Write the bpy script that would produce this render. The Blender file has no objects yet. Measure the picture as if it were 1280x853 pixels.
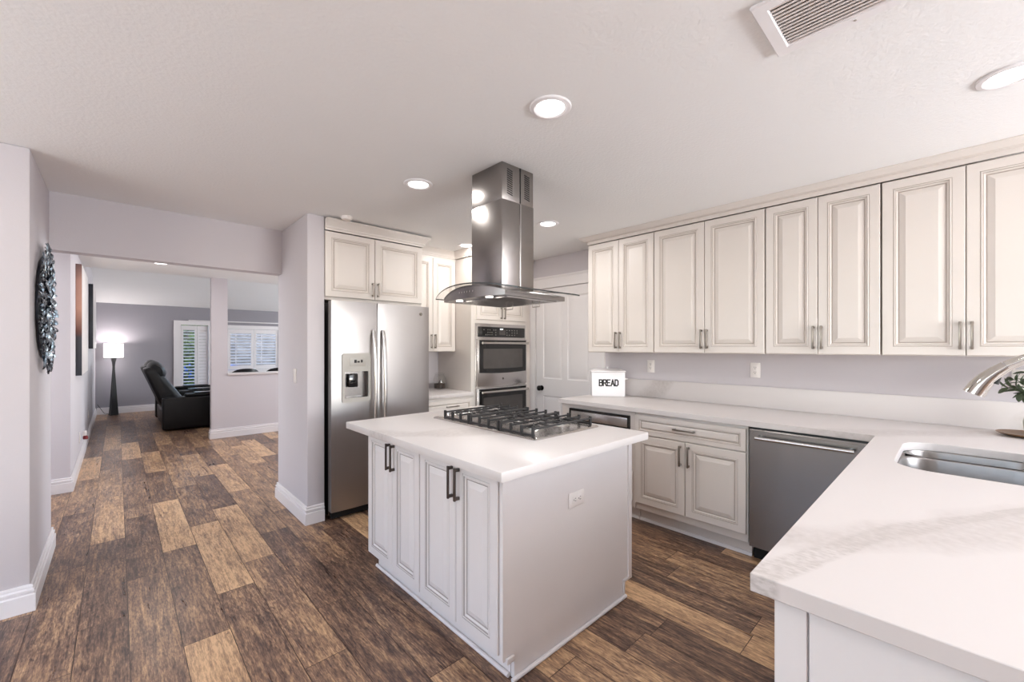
import bpy, bmesh, math, random
from mathutils import Vector, Matrix
random.seed(7)
PI = math.pi
sc = bpy.context.scene
COL = sc.collection

# ------------------------------------------------------------------ camera
cam_d = bpy.data.cameras.new('camera'); cam = bpy.data.objects.new('camera', cam_d); COL.objects.link(cam)
cam.location = (0, 0, 1.39)
cam.rotation_euler = (PI/2, 0, -math.radians(43.31))
cam_d.sensor_width = 36; cam_d.lens = 523.0/1280*36; cam_d.shift_y = 7.5/1280
cam_d.clip_start = 0.05; cam_d.clip_end = 200
sc.camera = cam
# ------------------------------------------------------------------ light and exposure
sc.view_settings.view_transform = 'Standard'; sc.view_settings.look = 'None'
sc.view_settings.gamma = 1.0; sc.view_settings.use_curve_mapping = False
sc.view_settings.exposure = 0.05
sc.cycles.use_denoising = True
sc.cycles.max_bounces = 10; sc.cycles.diffuse_bounces = 6; sc.cycles.glossy_bounces = 5
sc.cycles.transmission_bounces = 6; sc.cycles.transparent_max_bounces = 8
sc.cycles.caustics_reflective = False; sc.cycles.caustics_refractive = False
sc.cycles.sample_clamp_indirect = 6.0
w = bpy.data.worlds.new('sky'); sc.world = w; w.use_nodes = True
nt = w.node_tree; bg = nt.nodes['Background']
sky = nt.nodes.new('ShaderNodeTexSky'); sky.sky_type = 'NISHITA'; sky.sun_disc = False
sky.sun_elevation = math.radians(40); sky.sun_rotation = math.radians(200)
nt.links.new(sky.outputs[0], bg.inputs[0]); bg.inputs[1].default_value = 0.8

def area(name, loc, rot, sx, sy, power, color=(1, 1, 1), shape='RECTANGLE', spread=None):
    l = bpy.data.lights.new(name, 'AREA'); l.energy = power; l.color = color
    l.shape = shape; l.size = sx; l.size_y = sy
    if spread: l.spread = spread
    o = bpy.data.objects.new(name, l); COL.objects.link(o); o.location = loc; o.rotation_euler = rot
    return o
FILL_TINT = (0.915, 0.958, 1.0)
# fill lamps added out of view to lift ceiling and walls; no known windows
area('fill_south', (2.45, -3.88, 1.42), (PI/2+1.15, 0, 0), 2.2, 1.9, 340, FILL_TINT)  # added fill behind the camera, tilted up at the ceiling
area('fill_west', (-3.10, 1.2, 1.45), (PI/2+1.45, 0, -PI/2), 3.0, 1.8, 170, FILL_TINT)  # added fill from the left, aimed almost straight up
area('fill_passage', (5.9, 6.0, 1.5), (PI/2+.3, 0, PI/2), 1.5, 1.2, 165, FILL_TINT)  # added fill for the passage beyond the header
area('fill_hall', (-3.12, 5.05, 1.5), (PI/2+.2, 0, -PI/2), 1.2, 1.6, 55, FILL_TINT)  # added fill for the left hall walls
area('fill_living', (5.9, 10.0, 1.6), (PI/2+.5, 0, PI/2), 2.6, 1.6, 95, (0.88, 0.94, 1.0))  # added fill for the living room, out of view

# ------------------------------------------------------------------ materials
def lin(c):
    return tuple(((v/255)/12.92 if v/255 <= .04045 else ((v/255+.055)/1.055)**2.4) for v in c)
def mat(name, rgb, rough=.5, metal=0, coat=0, spec=None, bump=None, var=None, **kw):
    """bump=(scale, strength, distance, stretch) var=(scale, amount)"""
    m = bpy.data.materials.new(name); m.use_nodes = True
    n = m.node_tree.nodes; L = m.node_tree.links; b = n['Principled BSDF']
    c = lin(rgb) + (1,)
    b.inputs['Base Color'].default_value = c
    b.inputs['Roughness'].default_value = rough; b.inputs['Metallic'].default_value = metal
    if coat: b.inputs['Coat Weight'].default_value = coat; b.inputs['Coat Roughness'].default_value = .1
    if spec is not None: b.inputs['Specular IOR Level'].default_value = spec
    for k, v in kw.items(): b.inputs[k.replace('_', ' ')].default_value = v
    tc = n.new('ShaderNodeTexCoord')
    if bump:
        mp = n.new('ShaderNodeMapping'); mp.inputs['Scale'].default_value = bump[3] if len(bump) > 3 else (1, 1, 1)
        L.new(tc.outputs['Object'], mp.inputs[0])
        t = n.new('ShaderNodeTexNoise'); t.inputs['Scale'].default_value = bump[0]; t.inputs['Detail'].default_value = 3
        L.new(mp.outputs[0], t.inputs['Vector'])
        bp = n.new('ShaderNodeBump'); bp.inputs['Strength'].default_value = bump[1]; bp.inputs['Distance'].default_value = bump[2]
        L.new(t.outputs[0], bp.inputs['Height']); L.new(bp.outputs[0], b.inputs['Normal'])
    if var:
        t = n.new('ShaderNodeTexNoise'); t.inputs['Scale'].default_value = var[0]; t.inputs['Detail'].default_value = 4
        L.new(tc.outputs['Object'], t.inputs['Vector'])
        hs = n.new('ShaderNodeMixRGB'); hs.blend_type = 'MULTIPLY'; hs.inputs[0].default_value = 1
        hs.inputs[1].default_value = c
        mr = n.new('ShaderNodeMapRange'); mr.inputs[1].default_value = .3; mr.inputs[2].default_value = .7
        mr.inputs[3].default_value = 1-var[1]; mr.inputs[4].default_value = 1+var[1]
        L.new(t.outputs[0], mr.inputs[0]); L.new(mr.outputs[0], hs.inputs[2]); L.new(hs.outputs[0], b.inputs['Base Color'])
    return m
def emis(name, rgb, s):
    m = bpy.data.materials.new(name); m.use_nodes = True; b = m.node_tree.nodes['Principled BSDF']
    b.inputs['Base Color'].default_value = (.9, .9, .9, 1)
    b.inputs['Emission Color'].default_value = rgb + (1,); b.inputs['Emission Strength'].default_value = s
    return m
M = {}
M['ceiling'] = mat('ceiling_paint', (240, 240, 240), .9, bump=(70, .45, .004), var=(1.5, .01))
M['wall'] = mat('wall_paint_grey', (202, 197, 201), .85, bump=(110, .25, .002), var=(2, .01))
M['wall_far'] = mat('wall_paint_blue_grey', (150, 147, 153), .85, bump=(110, .2, .002), var=(2, .01))
M['trim'] = mat('trim_white', (226, 222, 223), .35, var=(5, .01))
M['cab'] = mat('cabinet_cream_lacquer', (222, 215, 209), .38, var=(4, .012))
M['glaze'] = mat('cabinet_glaze_line', (176, 165, 156), .5, var=(6, .04))
M['isl'] = mat('island_grey_white_lacquer', (222, 217, 216), .42, var=(4, .012))
M['iglaze'] = mat('island_glaze_line', (165, 157, 154), .5, var=(6, .04))
M['nickel'] = mat('brushed_nickel', (150, 142, 134), .32, 1, var=(30, .05))
M['bronze'] = mat('dark_bronze_pull', (98, 90, 86), .38, 1, var=(30, .05))
M['steel'] = mat('brushed_stainless', (198, 194, 192), .26, 1, bump=(60, .06, .001, (1, 1, 40)), var=(3, .03))
M['sinksteel'] = mat('sink_satin_steel', (134, 130, 127), .3, 1, bump=(60, .06, .001, (40, 1, 1)), var=(6, .1))
M['steelv'] = mat('brushed_stainless_vertical', (150, 145, 142), .27, 1, bump=(1.6, .22, .02, (1, 1, .8)), var=(3, .03))
M['steeld'] = mat('dark_stainless', (140, 136, 134), .27, 1, bump=(50, .05, .001, (40, 40, 1)), var=(3, .03))
M['chrome'] = mat('polished_nickel', (200, 196, 190), .12, 1, var=(8, .02))
M['black'] = mat('black_plastic', (22, 22, 24), .35, var=(9, .05))
M['blackglass'] = mat('black_oven_glass', (24, 24, 25), .08, spec=.6, var=(9, .03))
M['ovenglass'] = mat('oven_window_glass', (70, 66, 64), .12, spec=.6, var=(5, .18))
M['iron'] = mat('cast_iron', (44, 42, 43), .5, bump=(200, .3, .001), var=(30, .1))
M['grate_tip'] = mat('burner_aluminium', (190, 186, 182), .35, 1, var=(20, .06))
M['white'] = mat('white_enamel', (238, 236, 238), .3, var=(10, .01))
M['plate'] = mat('outlet_plastic', (236, 231, 228), .35, var=(10, .01))
M['text'] = mat('black_lettering', (30, 28, 30), .6, var=(10, .02))
M['leather'] = mat('black_leather', (10, 10, 12), .38, spec=.35, bump=(90, .4, .002), var=(5, .15))
M['lampblack'] = mat('black_lamp_resin', (20, 17, 18), .45, var=(6, .15))
M['soil'] = mat('dark_coffee_grounds', (60, 48, 42), .9, bump=(150, 1, .004), var=(80, .4))
M['wood'] = mat('walnut_dish', (120, 88, 60), .4, var=(14, .25))
M['leaf'] = mat('eucalyptus_leaf', (74, 88, 64), .5, var=(12, .35))
M['stem'] = mat('plant_stem', (74, 84, 54), .6, var=(12, .2))
M['pot'] = mat('grey_ceramic', (170, 166, 160), .4, var=(8, .05))
M['brass'] = mat('black_door_knob', (26, 23, 22), .3, .6, var=(9, .05))
M['flakeA'] = mat('art_leaf_dark', (52, 54, 62), .35, .7, var=(20, .3))
M['flakeB'] = mat('art_leaf_blue_grey', (120, 136, 150), .3, .7, var=(20, .25))
M['flakeC'] = mat('art_leaf_silver', (178, 192, 200), .28, .8, var=(20, .2))
M['dark'] = mat('shadow_gap_black', (12, 11, 11), .8, var=(5, .1))
M['louver'] = mat('vent_louver_paint', (232, 226, 223), .5, var=(9, .01))
M['red'] = mat('red_plastic', (120, 24, 30), .4, var=(9, .1))
M['hedge'] = mat('shrub_green', (96, 112, 66), .8, bump=(20, 1, .05), var=(9, .6))
M['grass'] = mat('pale_yard_ground', (150, 146, 132), .9, var=(.8, .2))
M['stone'] = mat('stone_yard_wall', (118, 114, 112), .9, bump=(8, 1, .04), var=(3, .45))
M['car'] = mat('blue_car_paint', (36, 78, 170), .25, coat=1, var=(2, .03))
M['tyre'] = mat('tyre_rubber', (24, 24, 25), .8, var=(9, .1))
M['shade'] = emis('lampshade_glow', (1.0, .93, .90), 2.2)
M['led'] = emis('downlight_lens', (1.0, .97, .95), 6.0)
M['led2'] = emis('hood_lamp_lens', (1.0, .93, .85), 5.0)
M['display'] = emis('oven_clock_digits', (.75, .85, .95), 1.2)
M['canvas1'] = None

def glass(name, rgb=(1, 1, 1), rough=0.02, ior=1.45):
    m = bpy.data.materials.new(name); m.use_nodes = True
    n = m.node_tree.nodes; L = m.node_tree.links; n.remove(n['Principled BSDF']); out = n['Material Output']
    tr = n.new('ShaderNodeBsdfTransparent'); tr.inputs[0].default_value = rgb + (1,)
    gl = n.new('ShaderNodeBsdfGlossy'); gl.inputs['Roughness'].default_value = rough
    lw = n.new('ShaderNodeLayerWeight'); lw.inputs[0].default_value = .5
    pw = n.new('ShaderNodeMath'); pw.operation = 'POWER'; pw.inputs[1].default_value = 4; L.new(lw.outputs['Facing'], pw.inputs[0])
    ma = n.new('ShaderNodeMath'); ma.operation = 'MULTIPLY_ADD'; ma.inputs[1].default_value = .45*(ior-1)/.45; ma.inputs[2].default_value = .035; L.new(pw.outputs[0], ma.inputs[0])
    mx = n.new('ShaderNodeMixShader'); L.new(ma.outputs[0], mx.inputs[0]); L.new(tr.outputs[0], mx.inputs[1]); L.new(gl.outputs[0], mx.inputs[2])
    L.new(mx.outputs[0], out.inputs[0]); return m
M['glass'] = glass('clear_glass', (.975, .975, .97), .02, 1.35)
M['hoodglass'] = glass('hood_clear_glass', (.965, .965, .96), .03, 1.3)
M['glassedge'] = mat('glass_cut_edge', (48, 50, 50), .15, var=(5, .05))

def quartz():
    m = bpy.data.materials.new('white_quartz_grey_veins'); m.use_nodes = True
    n = m.node_tree.nodes; L = m.node_tree.links; b = n['Principled BSDF']
    b.inputs['Roughness'].default_value = .36
    tc = n.new('ShaderNodeTexCoord')
    # warped coordinate along a few long diagonal veins
    nz = n.new('ShaderNodeTexNoise'); nz.inputs['Scale'].default_value = 1.3; nz.inputs['Detail'].default_value = 5
    L.new(tc.outputs['Object'], nz.inputs['Vector'])
    ad = n.new('ShaderNodeVectorMath'); ad.operation = 'MULTIPLY_ADD'
    ad.inputs[1].default_value = (.5, .5, .5); L.new(nz.outputs['Color'], ad.inputs[0]); L.new(tc.outputs['Object'], ad.inputs[2])
    wv = n.new('ShaderNodeTexWave'); wv.wave_type = 'BANDS'; wv.bands_direction = 'DIAGONAL'
    wv.inputs['Scale'].default_value = .28; wv.inputs['Distortion'].default_value = 3.0; wv.inputs['Detail'].default_value = 3
    wv.inputs['Phase Offset'].default_value = 1.1
    L.new(ad.outputs[0], wv.inputs['Vector'])
    r = n.new('ShaderNodeValToRGB'); r.color_ramp.elements[0].position = .955; r.color_ramp.elements[0].color = (0, 0, 0, 1)
    r.color_ramp.elements[1].position = .995; r.color_ramp.elements[1].color = (1, 1, 1, 1)
    L.new(wv.outputs['Fac'], r.inputs[0])
    fine = n.new('ShaderNodeTexNoise'); fine.inputs['Scale'].default_value = 45; fine.inputs['Detail'].default_value = 4
    L.new(tc.outputs['Object'], fine.inputs['Vector'])
    ml = n.new('ShaderNodeMath'); ml.operation = 'MULTIPLY'; L.new(r.outputs[0], ml.inputs[0]); L.new(fine.outputs[0], ml.inputs[1])
    mx = n.new('ShaderNodeMixRGB'); mx.inputs[1].default_value = lin((213, 207, 205)) + (1,); mx.inputs[2].default_value = lin((182, 174, 170)) + (1,)
    L.new(ml.outputs[0], mx.inputs[0]); L.new(mx.outputs[0], b.inputs['Base Color'])
    return m
M['quartz'] = quartz()

def quartz_vein():
    """quartz with one broad textured vein across the peninsula, plus the faint diagonal ones"""
    m = M['quartz'].copy(); m.name = 'white_quartz_broad_vein'
    n = m.node_tree.nodes; L = m.node_tree.links; b = n['Principled BSDF']
    old = b.inputs['Base Color'].links[0].from_socket
    geo = n.new('ShaderNodeNewGeometry'); sp = n.new('ShaderNodeSeparateXYZ'); L.new(geo.outputs['Position'], sp.inputs[0])
    def mth(op, a, b_=None, c=None):
        x = n.new('ShaderNodeMath'); x.operation = op
        for i, v in enumerate((a, b_, c)):
            if v is None: continue
            if isinstance(v, (int, float)): x.inputs[i].default_value = v
            else: L.new(v, x.inputs[i])
        return x.outputs[0]
    nz = n.new('ShaderNodeTexNoise'); nz.inputs['Scale'].default_value = 5; nz.inputs['Detail'].default_value = 5
    L.new(geo.outputs['Position'], nz.inputs['Vector'])
    wob = mth('MULTIPLY', mth('SUBTRACT', nz.outputs[0], .5), .10)
    # centre line  x = 1.12 + 1.15*(0.235-y)^0.8 ... approx straight then bending
    t = mth('SUBTRACT', .26, sp.outputs[1])
    cx = mth('ADD', mth('MINIMUM', mth('MULTIPLY_ADD', t, 3.1, 1.02), mth('MULTIPLY_ADD', t, 1.8, 1.20)), wob)
    d = mth('ABSOLUTE', mth('SUBTRACT', sp.outputs[0], cx))
    wdt = mth('MULTIPLY_ADD', t, -.30, .13)
    msk = mth('SUBTRACT', 1, mth('DIVIDE', d, mth('MAXIMUM', wdt, .05)))
    mr = n.new('ShaderNodeMapRange'); mr.inputs[1].default_value = 0; mr.inputs[2].default_value = .35; L.new(msk, mr.inputs[0])
    fine = n.new('ShaderNodeTexNoise'); fine.inputs['Scale'].default_value = 120; fine.inputs['Detail'].default_value = 3
    mp = n.new('ShaderNodeMapping'); mp.inputs['Scale'].default_value = (1, .45, 1); mp.inputs['Rotation'].default_value = (0, 0, .5)
    L.new(geo.outputs['Position'], mp.inputs[0]); L.new(mp.outputs[0], fine.inputs['Vector'])
    fr = n.new('ShaderNodeMapRange'); fr.inputs[1].default_value = .38; fr.inputs[2].default_value = .62; fr.inputs[3].default_value = .25; fr.inputs[4].default_value = 1
    L.new(fine.outputs[0], fr.inputs[0])
    fac = mth('MULTIPLY', mth('MULTIPLY', mr.outputs[0], fr.outputs[0]), .75)
    lim = mth('LESS_THAN', sp.outputs[0], 2.05)
    fac = mth('MULTIPLY', fac, lim)
    mx = n.new('ShaderNodeMixRGB'); L.new(fac, mx.inputs[0]); L.new(old, mx.inputs[1]); mx.inputs[2].default_value = lin((180, 173, 169)) + (1,)
    L.new(mx.outputs[0], b.inputs['Base Color'])
    return m
M['quartzv'] = quartz_vein()

def floor_mat():
    m = bpy.data.materials.new('wood_plank_floor'); m.use_nodes = True
    n = m.node_tree.nodes; L = m.node_tree.links; b = n['Principled BSDF']
    at = n.new('ShaderNodeAttribute'); at.attribute_name = 'plank'
    sp = n.new('ShaderNodeSeparateXYZ'); L.new(at.outputs['Vector'], sp.inputs[0])
    tc = n.new('ShaderNodeTexCoord')
    cb = n.new('ShaderNodeCombineXYZ')
    m1 = n.new('ShaderNodeMath'); m1.operation = 'MULTIPLY'; m1.inputs[1].default_value = 37; L.new(sp.outputs[1], m1.inputs[0])
    m2 = n.new('ShaderNodeMath'); m2.operation = 'MULTIPLY'; m2.inputs[1].default_value = 53; L.new(sp.outputs[1], m2.inputs[0])
    L.new(m1.outputs[0], cb.inputs[0]); L.new(m2.outputs[0], cb.inputs[1]); L.new(m1.outputs[0], cb.inputs[2])
    ad = n.new('ShaderNodeVectorMath'); ad.operation = 'ADD'; L.new(tc.outputs['Object'], ad.inputs[0]); L.new(cb.outputs[0], ad.inputs[1])
    def noise(scale, stretch, detail, dist=0):
        mp = n.new('ShaderNodeMapping'); mp.inputs['Scale'].default_value = stretch; L.new(ad.outputs[0], mp.inputs[0])
        t = n.new('ShaderNodeTexNoise'); t.inputs['Scale'].default_value = scale; t.inputs['Detail'].default_value = detail
        t.inputs['Distortion'].default_value = dist; t.inputs['Roughness'].default_value = .65; L.new(mp.outputs[0], t.inputs['Vector']); return t.outputs[0]
    big = noise(5.0, (1, .35, 1), 4, 1.2)      # large cloudy stain
    mid = noise(9.0, (1.8, .13, 1), 7, 1.8)      # figure
    grain = noise(110, (1, .07, 1), 4, .3)       # fine grain
    speck = noise(55, (1, .30, 1), 8, .8)
    knots = noise(13, (1, .5, 1), 8, 2.2)
    def mr(v, a, b_, c, d):
        r = n.new('ShaderNodeMapRange'); r.inputs[1].default_value = a; r.inputs[2].default_value = b_; r.inputs[3].default_value = c; r.inputs[4].default_value = d
        L.new(v, r.inputs[0]); return r.outputs[0]
    def add(a, b_):
        r = n.new('ShaderNodeMath'); r.operation = 'ADD'; L.new(a, r.inputs[0]); L.new(b_, r.inputs[1]); return r.outputs[0]
    v = add(sp.outputs[0], mr(big, .3, .7, -.17, .17))
    v = add(v, mr(mid, .3, .7, -.22, .22))
    v = add(v, mr(grain, .36, .64, -.16, .16))
    v = add(v, mr(speck, .38, .62, -.10, .10))
    v = add(v, mr(noise(230, (1, .14, 1), 2), .36, .64, -.12, .12))
    v = add(v, mr(knots, .60, .74, 0, -.32))
    cr = n.new('ShaderNodeValToRGB'); e = cr.color_ramp.elements
    e[0].position = 0; e[0].color = lin((62, 46, 40)) + (1,)
    e[1].position = 1; e[1].color = lin((214, 176, 136)) + (1,)
    for p_, c_ in ((.22, (92, 70, 60)), (.45, (128, 100, 82)), (.7, (172, 138, 106))):
        x = e.new(p_); x.color = lin(c_) + (1,)
    L.new(v, cr.inputs[0]); L.new(cr.outputs[0], b.inputs['Base Color'])
    L.new(mr(mid, .3, .7, .26, .42), b.inputs['Roughness'])
    bp = n.new('ShaderNodeBump'); bp.inputs['Strength'].default_value = .25; bp.inputs['Distance'].default_value = .002
    L.new(speck, bp.inputs['Height']); L.new(bp.outputs[0], b.inputs['Normal'])
    return m
M['floor'] = floor_mat()
def canvas_mat():
    m = mat('canvas_copper_to_slate', (170, 110, 90), .5)
    n = m.node_tree.nodes; L = m.node_tree.links; b = n['Principled BSDF']
    g = n.new('ShaderNodeNewGeometry'); s = n.new('ShaderNodeSeparateXYZ'); L.new(g.outputs['Position'], s.inputs[0])
    nz = n.new('ShaderNodeTexNoise'); nz.inputs['Scale'].default_value = 6; L.new(g.outputs['Position'], nz.inputs['Vector'])
    a = n.new('ShaderNodeMath'); a.operation = 'MULTIPLY_ADD'; a.inputs[1].default_value = .12; L.new(nz.outputs[0], a.inputs[0]); L.new(s.outputs[2], a.inputs[2])
    r = n.new('ShaderNodeMapRange'); r.inputs[1].default_value = 1.1; r.inputs[2].default_value = 2.35; L.new(a.outputs[0], r.inputs[0])
    c = n.new('ShaderNodeValToRGB'); e = c.color_ramp.elements; e[0].color = lin((50, 56, 66)) + (1,); e[1].color = lin((130, 104, 100)) + (1,)
    for p_, c_ in ((.36, (58, 58, 66)), (.42, (110, 66, 56)), (.6, (206, 156, 134)), (.85, (196, 150, 134))):
        x = e.new(p_); x.color = lin(c_) + (1,)
    L.new(r.outputs[0], c.inputs[0]); L.new(c.outputs[0], b.inputs['Base Color']); return m
M['canvas1'] = canvas_mat()
M['canvasface'] = mat('pale_canvas_face', (222, 216, 214), .35, var=(3, .06))
M['canvas2'] = mat('black_canvas_edge', (40, 42, 50), .4, var=(7, .4))

# ------------------------------------------------------------------ mesh builder
class B:
    def __init__(s, T=None): s.bm = bmesh.new(); s.T = T
    def _mark(s, before, mi):
        for f in s.bm.faces:
            if f not in before: f.material_index = mi
    def box(s, x0, x1, y0, y1, z0, z1, bev=0, mi=0, seg=2):
        if x1 < x0: x0, x1 = x1, x0
        if y1 < y0: y0, y1 = y1, y0
        if z1 < z0: z0, z1 = z1, z0
        before = set(s.bm.faces)
        r = bmesh.ops.create_cube(s.bm, size=1)
        for v in r['verts']:
            v.co = Vector(((x0+x1)/2+v.co.x*(x1-x0), (y0+y1)/2+v.co.y*(y1-y0), (z0+z1)/2+v.co.z*(z1-z0)))
        if bev:
            ed = set(e for v in r['verts'] for e in v.link_edges)
            bmesh.ops.bevel(s.bm, geom=list(ed), offset=min(bev, .49*min(x1-x0, y1-y0, z1-z0)), segments=seg, profile=.5, affect='EDGES')
        s._mark(before, mi); return s
    def rings(s, rings, mi=0, cap0=True, cap1=True, closed=True, mis=None):
        vs = [[s.bm.verts.new(p) for p in r] for r in rings]
        n = len(vs[0])
        for i in range(len(vs)-1):
            m_ = mis[i] if mis else mi
            for j in range(n if closed else n-1):
                k = (j+1) % n
                try: f = s.bm.faces.new((vs[i][j], vs[i][k], vs[i+1][k], vs[i+1][j])); f.material_index = m_
                except ValueError: pass
        if cap0: f = s.bm.faces.new(list(reversed(vs[0]))); f.material_index = mis[0] if mis else mi
        if cap1: f = s.bm.faces.new(vs[-1]); f.material_index = mis[-1] if mis else mi
        return s
    def lathe(s, prof, c=(0, 0, 0), seg=32, mi=0, axis='Z', cap0=True, cap1=True):
        R = []
        for r, h in prof:
            ring = []
            for i in range(seg):
                a = 2*PI*i/seg; u, v = max(r, 1e-5)*math.cos(a), max(r, 1e-5)*math.sin(a)
                p = {'Z': (u, v, h), 'X': (h, u, v), 'Y': (v, h, u)}[axis]
                ring.append((p[0]+c[0], p[1]+c[1], p[2]+c[2]))
            R.append(ring)
        return s.rings(R, mi, cap0, cap1)
    def cyl(s, c, r, h, seg=24, mi=0, axis='Z', bev=0):
        if bev: return s.lathe([(r-bev, 0), (r, bev), (r, h-bev), (r-bev, h)], c, seg, mi, axis)
        return s.lathe([(r, 0), (r, h)], c, seg, mi, axis)
    def tube(s, pts, r, seg=10, mi=0, flat=None):
        pts = [Vector(p) for p in pts]; rs = r if isinstance(r, (list, tuple)) else [r]*len(pts)
        R = []; up = None
        for i, p in enumerate(pts):
            d = (pts[min(i+1, len(pts)-1)]-pts[max(i-1, 0)]).normalized()
            if up is None:
                up = Vector((0, 0, 1)) if abs(d.z) < .9 else Vector((1, 0, 0))
            u = d.cross(up).normalized(); v = u.cross(d).normalized(); up = v
            ring = []
            for k in range(seg):
                a = 2*PI*k/seg + (PI/4 if seg == 4 else 0)
                ring.append(p + u*math.cos(a)*rs[i]*(flat or 1) + v*math.sin(a)*rs[i])
            R.append(ring)
        return s.rings(R, mi)
    def prism(s, poly, a0, a1, axis='Y', mi=0, bev=0):
        """poly = list of 2D points; extrude along axis between a0 and a1"""
        def P(u, v, a): return {'Y': (u, a, v), 'X': (a, u, v), 'Z': (u, v, a)}[axis]
        before = set(s.bm.faces)
        s.rings([[P(u, v, a0) for u, v in poly], [P(u, v, a1) for u, v in poly]], mi)
        return s
    def plate(s, outer, holes, a0, a1, axis='Y', mi=0):
        """flat plate with holes: polygon in 2D, thickness from a0 to a1 along axis"""
        def P(u, v, a): return {'Y': (u, a, v), 'X': (a, u, v), 'Z': (u, v, a)}[axis]
        loops = [outer]+list(holes); allv = []
        for a in (a0, a1):
            es = []; lv = []
            for lp in loops:
                vs = [s.bm.verts.new(P(u, v, a)) for u, v in lp]; lv.append(vs)
                es += [s.bm.edges.new((vs[i], vs[(i+1) % len(vs)])) for i in range(len(vs))]
            r = bmesh.ops.triangle_fill(s.bm, use_beauty=True, use_dissolve=False, edges=es)
            for g in r['geom']:
                if isinstance(g, bmesh.types.BMFace): g.material_index = mi
            allv.append(lv)
        for la, lb in zip(*allv):
            n = len(la)
            for i in range(n):
                f = s.bm.faces.new((la[i], la[(i+1) % n], lb[(i+1) % n], lb[i])); f.material_index = mi
        return s
    def xform(s, Mx):
        bmesh.ops.transform(s.bm, matrix=Mx, verts=s.bm.verts); return s
    def build(s, name, mats, parent=None, smooth=True, loc=None, angle=35):
        bmesh.ops.recalc_face_normals(s.bm, faces=s.bm.faces)
        me = bpy.data.meshes.new(name); s.bm.to_mesh(me); s.bm.free()
        for m_ in (mats if isinstance(mats, (list, tuple)) else [mats]): me.materials.append(M[m_] if isinstance(m_, str) else m_)
        if smooth:
            for p in me.polygons: p.use_smooth = True
            me.set_sharp_from_angle(angle=math.radians(angle))
        o = bpy.data.objects.new(name, me); COL.objects.link(o)
        if parent: o.parent = parent
        if loc: o.location = loc
        return o
def tag(o, label=None, cat=None, group=None, kind=None):
    if label: o['label'] = label
    if cat: o['category'] = cat
    if group: o['group'] = group
    if kind: o['kind'] = kind
    return o
def thing(name, label, cat, loc=(0, 0, 0), rz=0, group=None):
    o = bpy.data.objects.new(name, None); COL.objects.link(o); o.location = loc; o.rotation_euler = (0, 0, rz)
    o.empty_display_size = .05
    return tag(o, label, cat, group)
def struct(o, parent=None):
    o['kind'] = 'structure'; return o
def copy_tree(o, parent=None):
    c = o.copy(); COL.objects.link(c); c.parent = parent
    for ch in [x for x in sc.objects if x.parent == o]: copy_tree(ch, c)
    return c
def rect(x0, x1, z0, z1): return [(x0, z0), (x1, z0), (x1, z1), (x0, z1)]
def rrect(x0, x1, y0, y1, r, n=6):
    pts = []
    for cx, cy, a0 in ((x1-r, y1-r, 0), (x0+r, y1-r, PI/2), (x0+r, y0+r, PI), (x1-r, y0+r, 1.5*PI)):
        for i in range(n+1):
            a = a0+PI/2*i/n; pts.append((cx+r*math.cos(a), cy+r*math.sin(a)))
    return pts
R90 = -PI/2     # unit whose front faces -X

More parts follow.
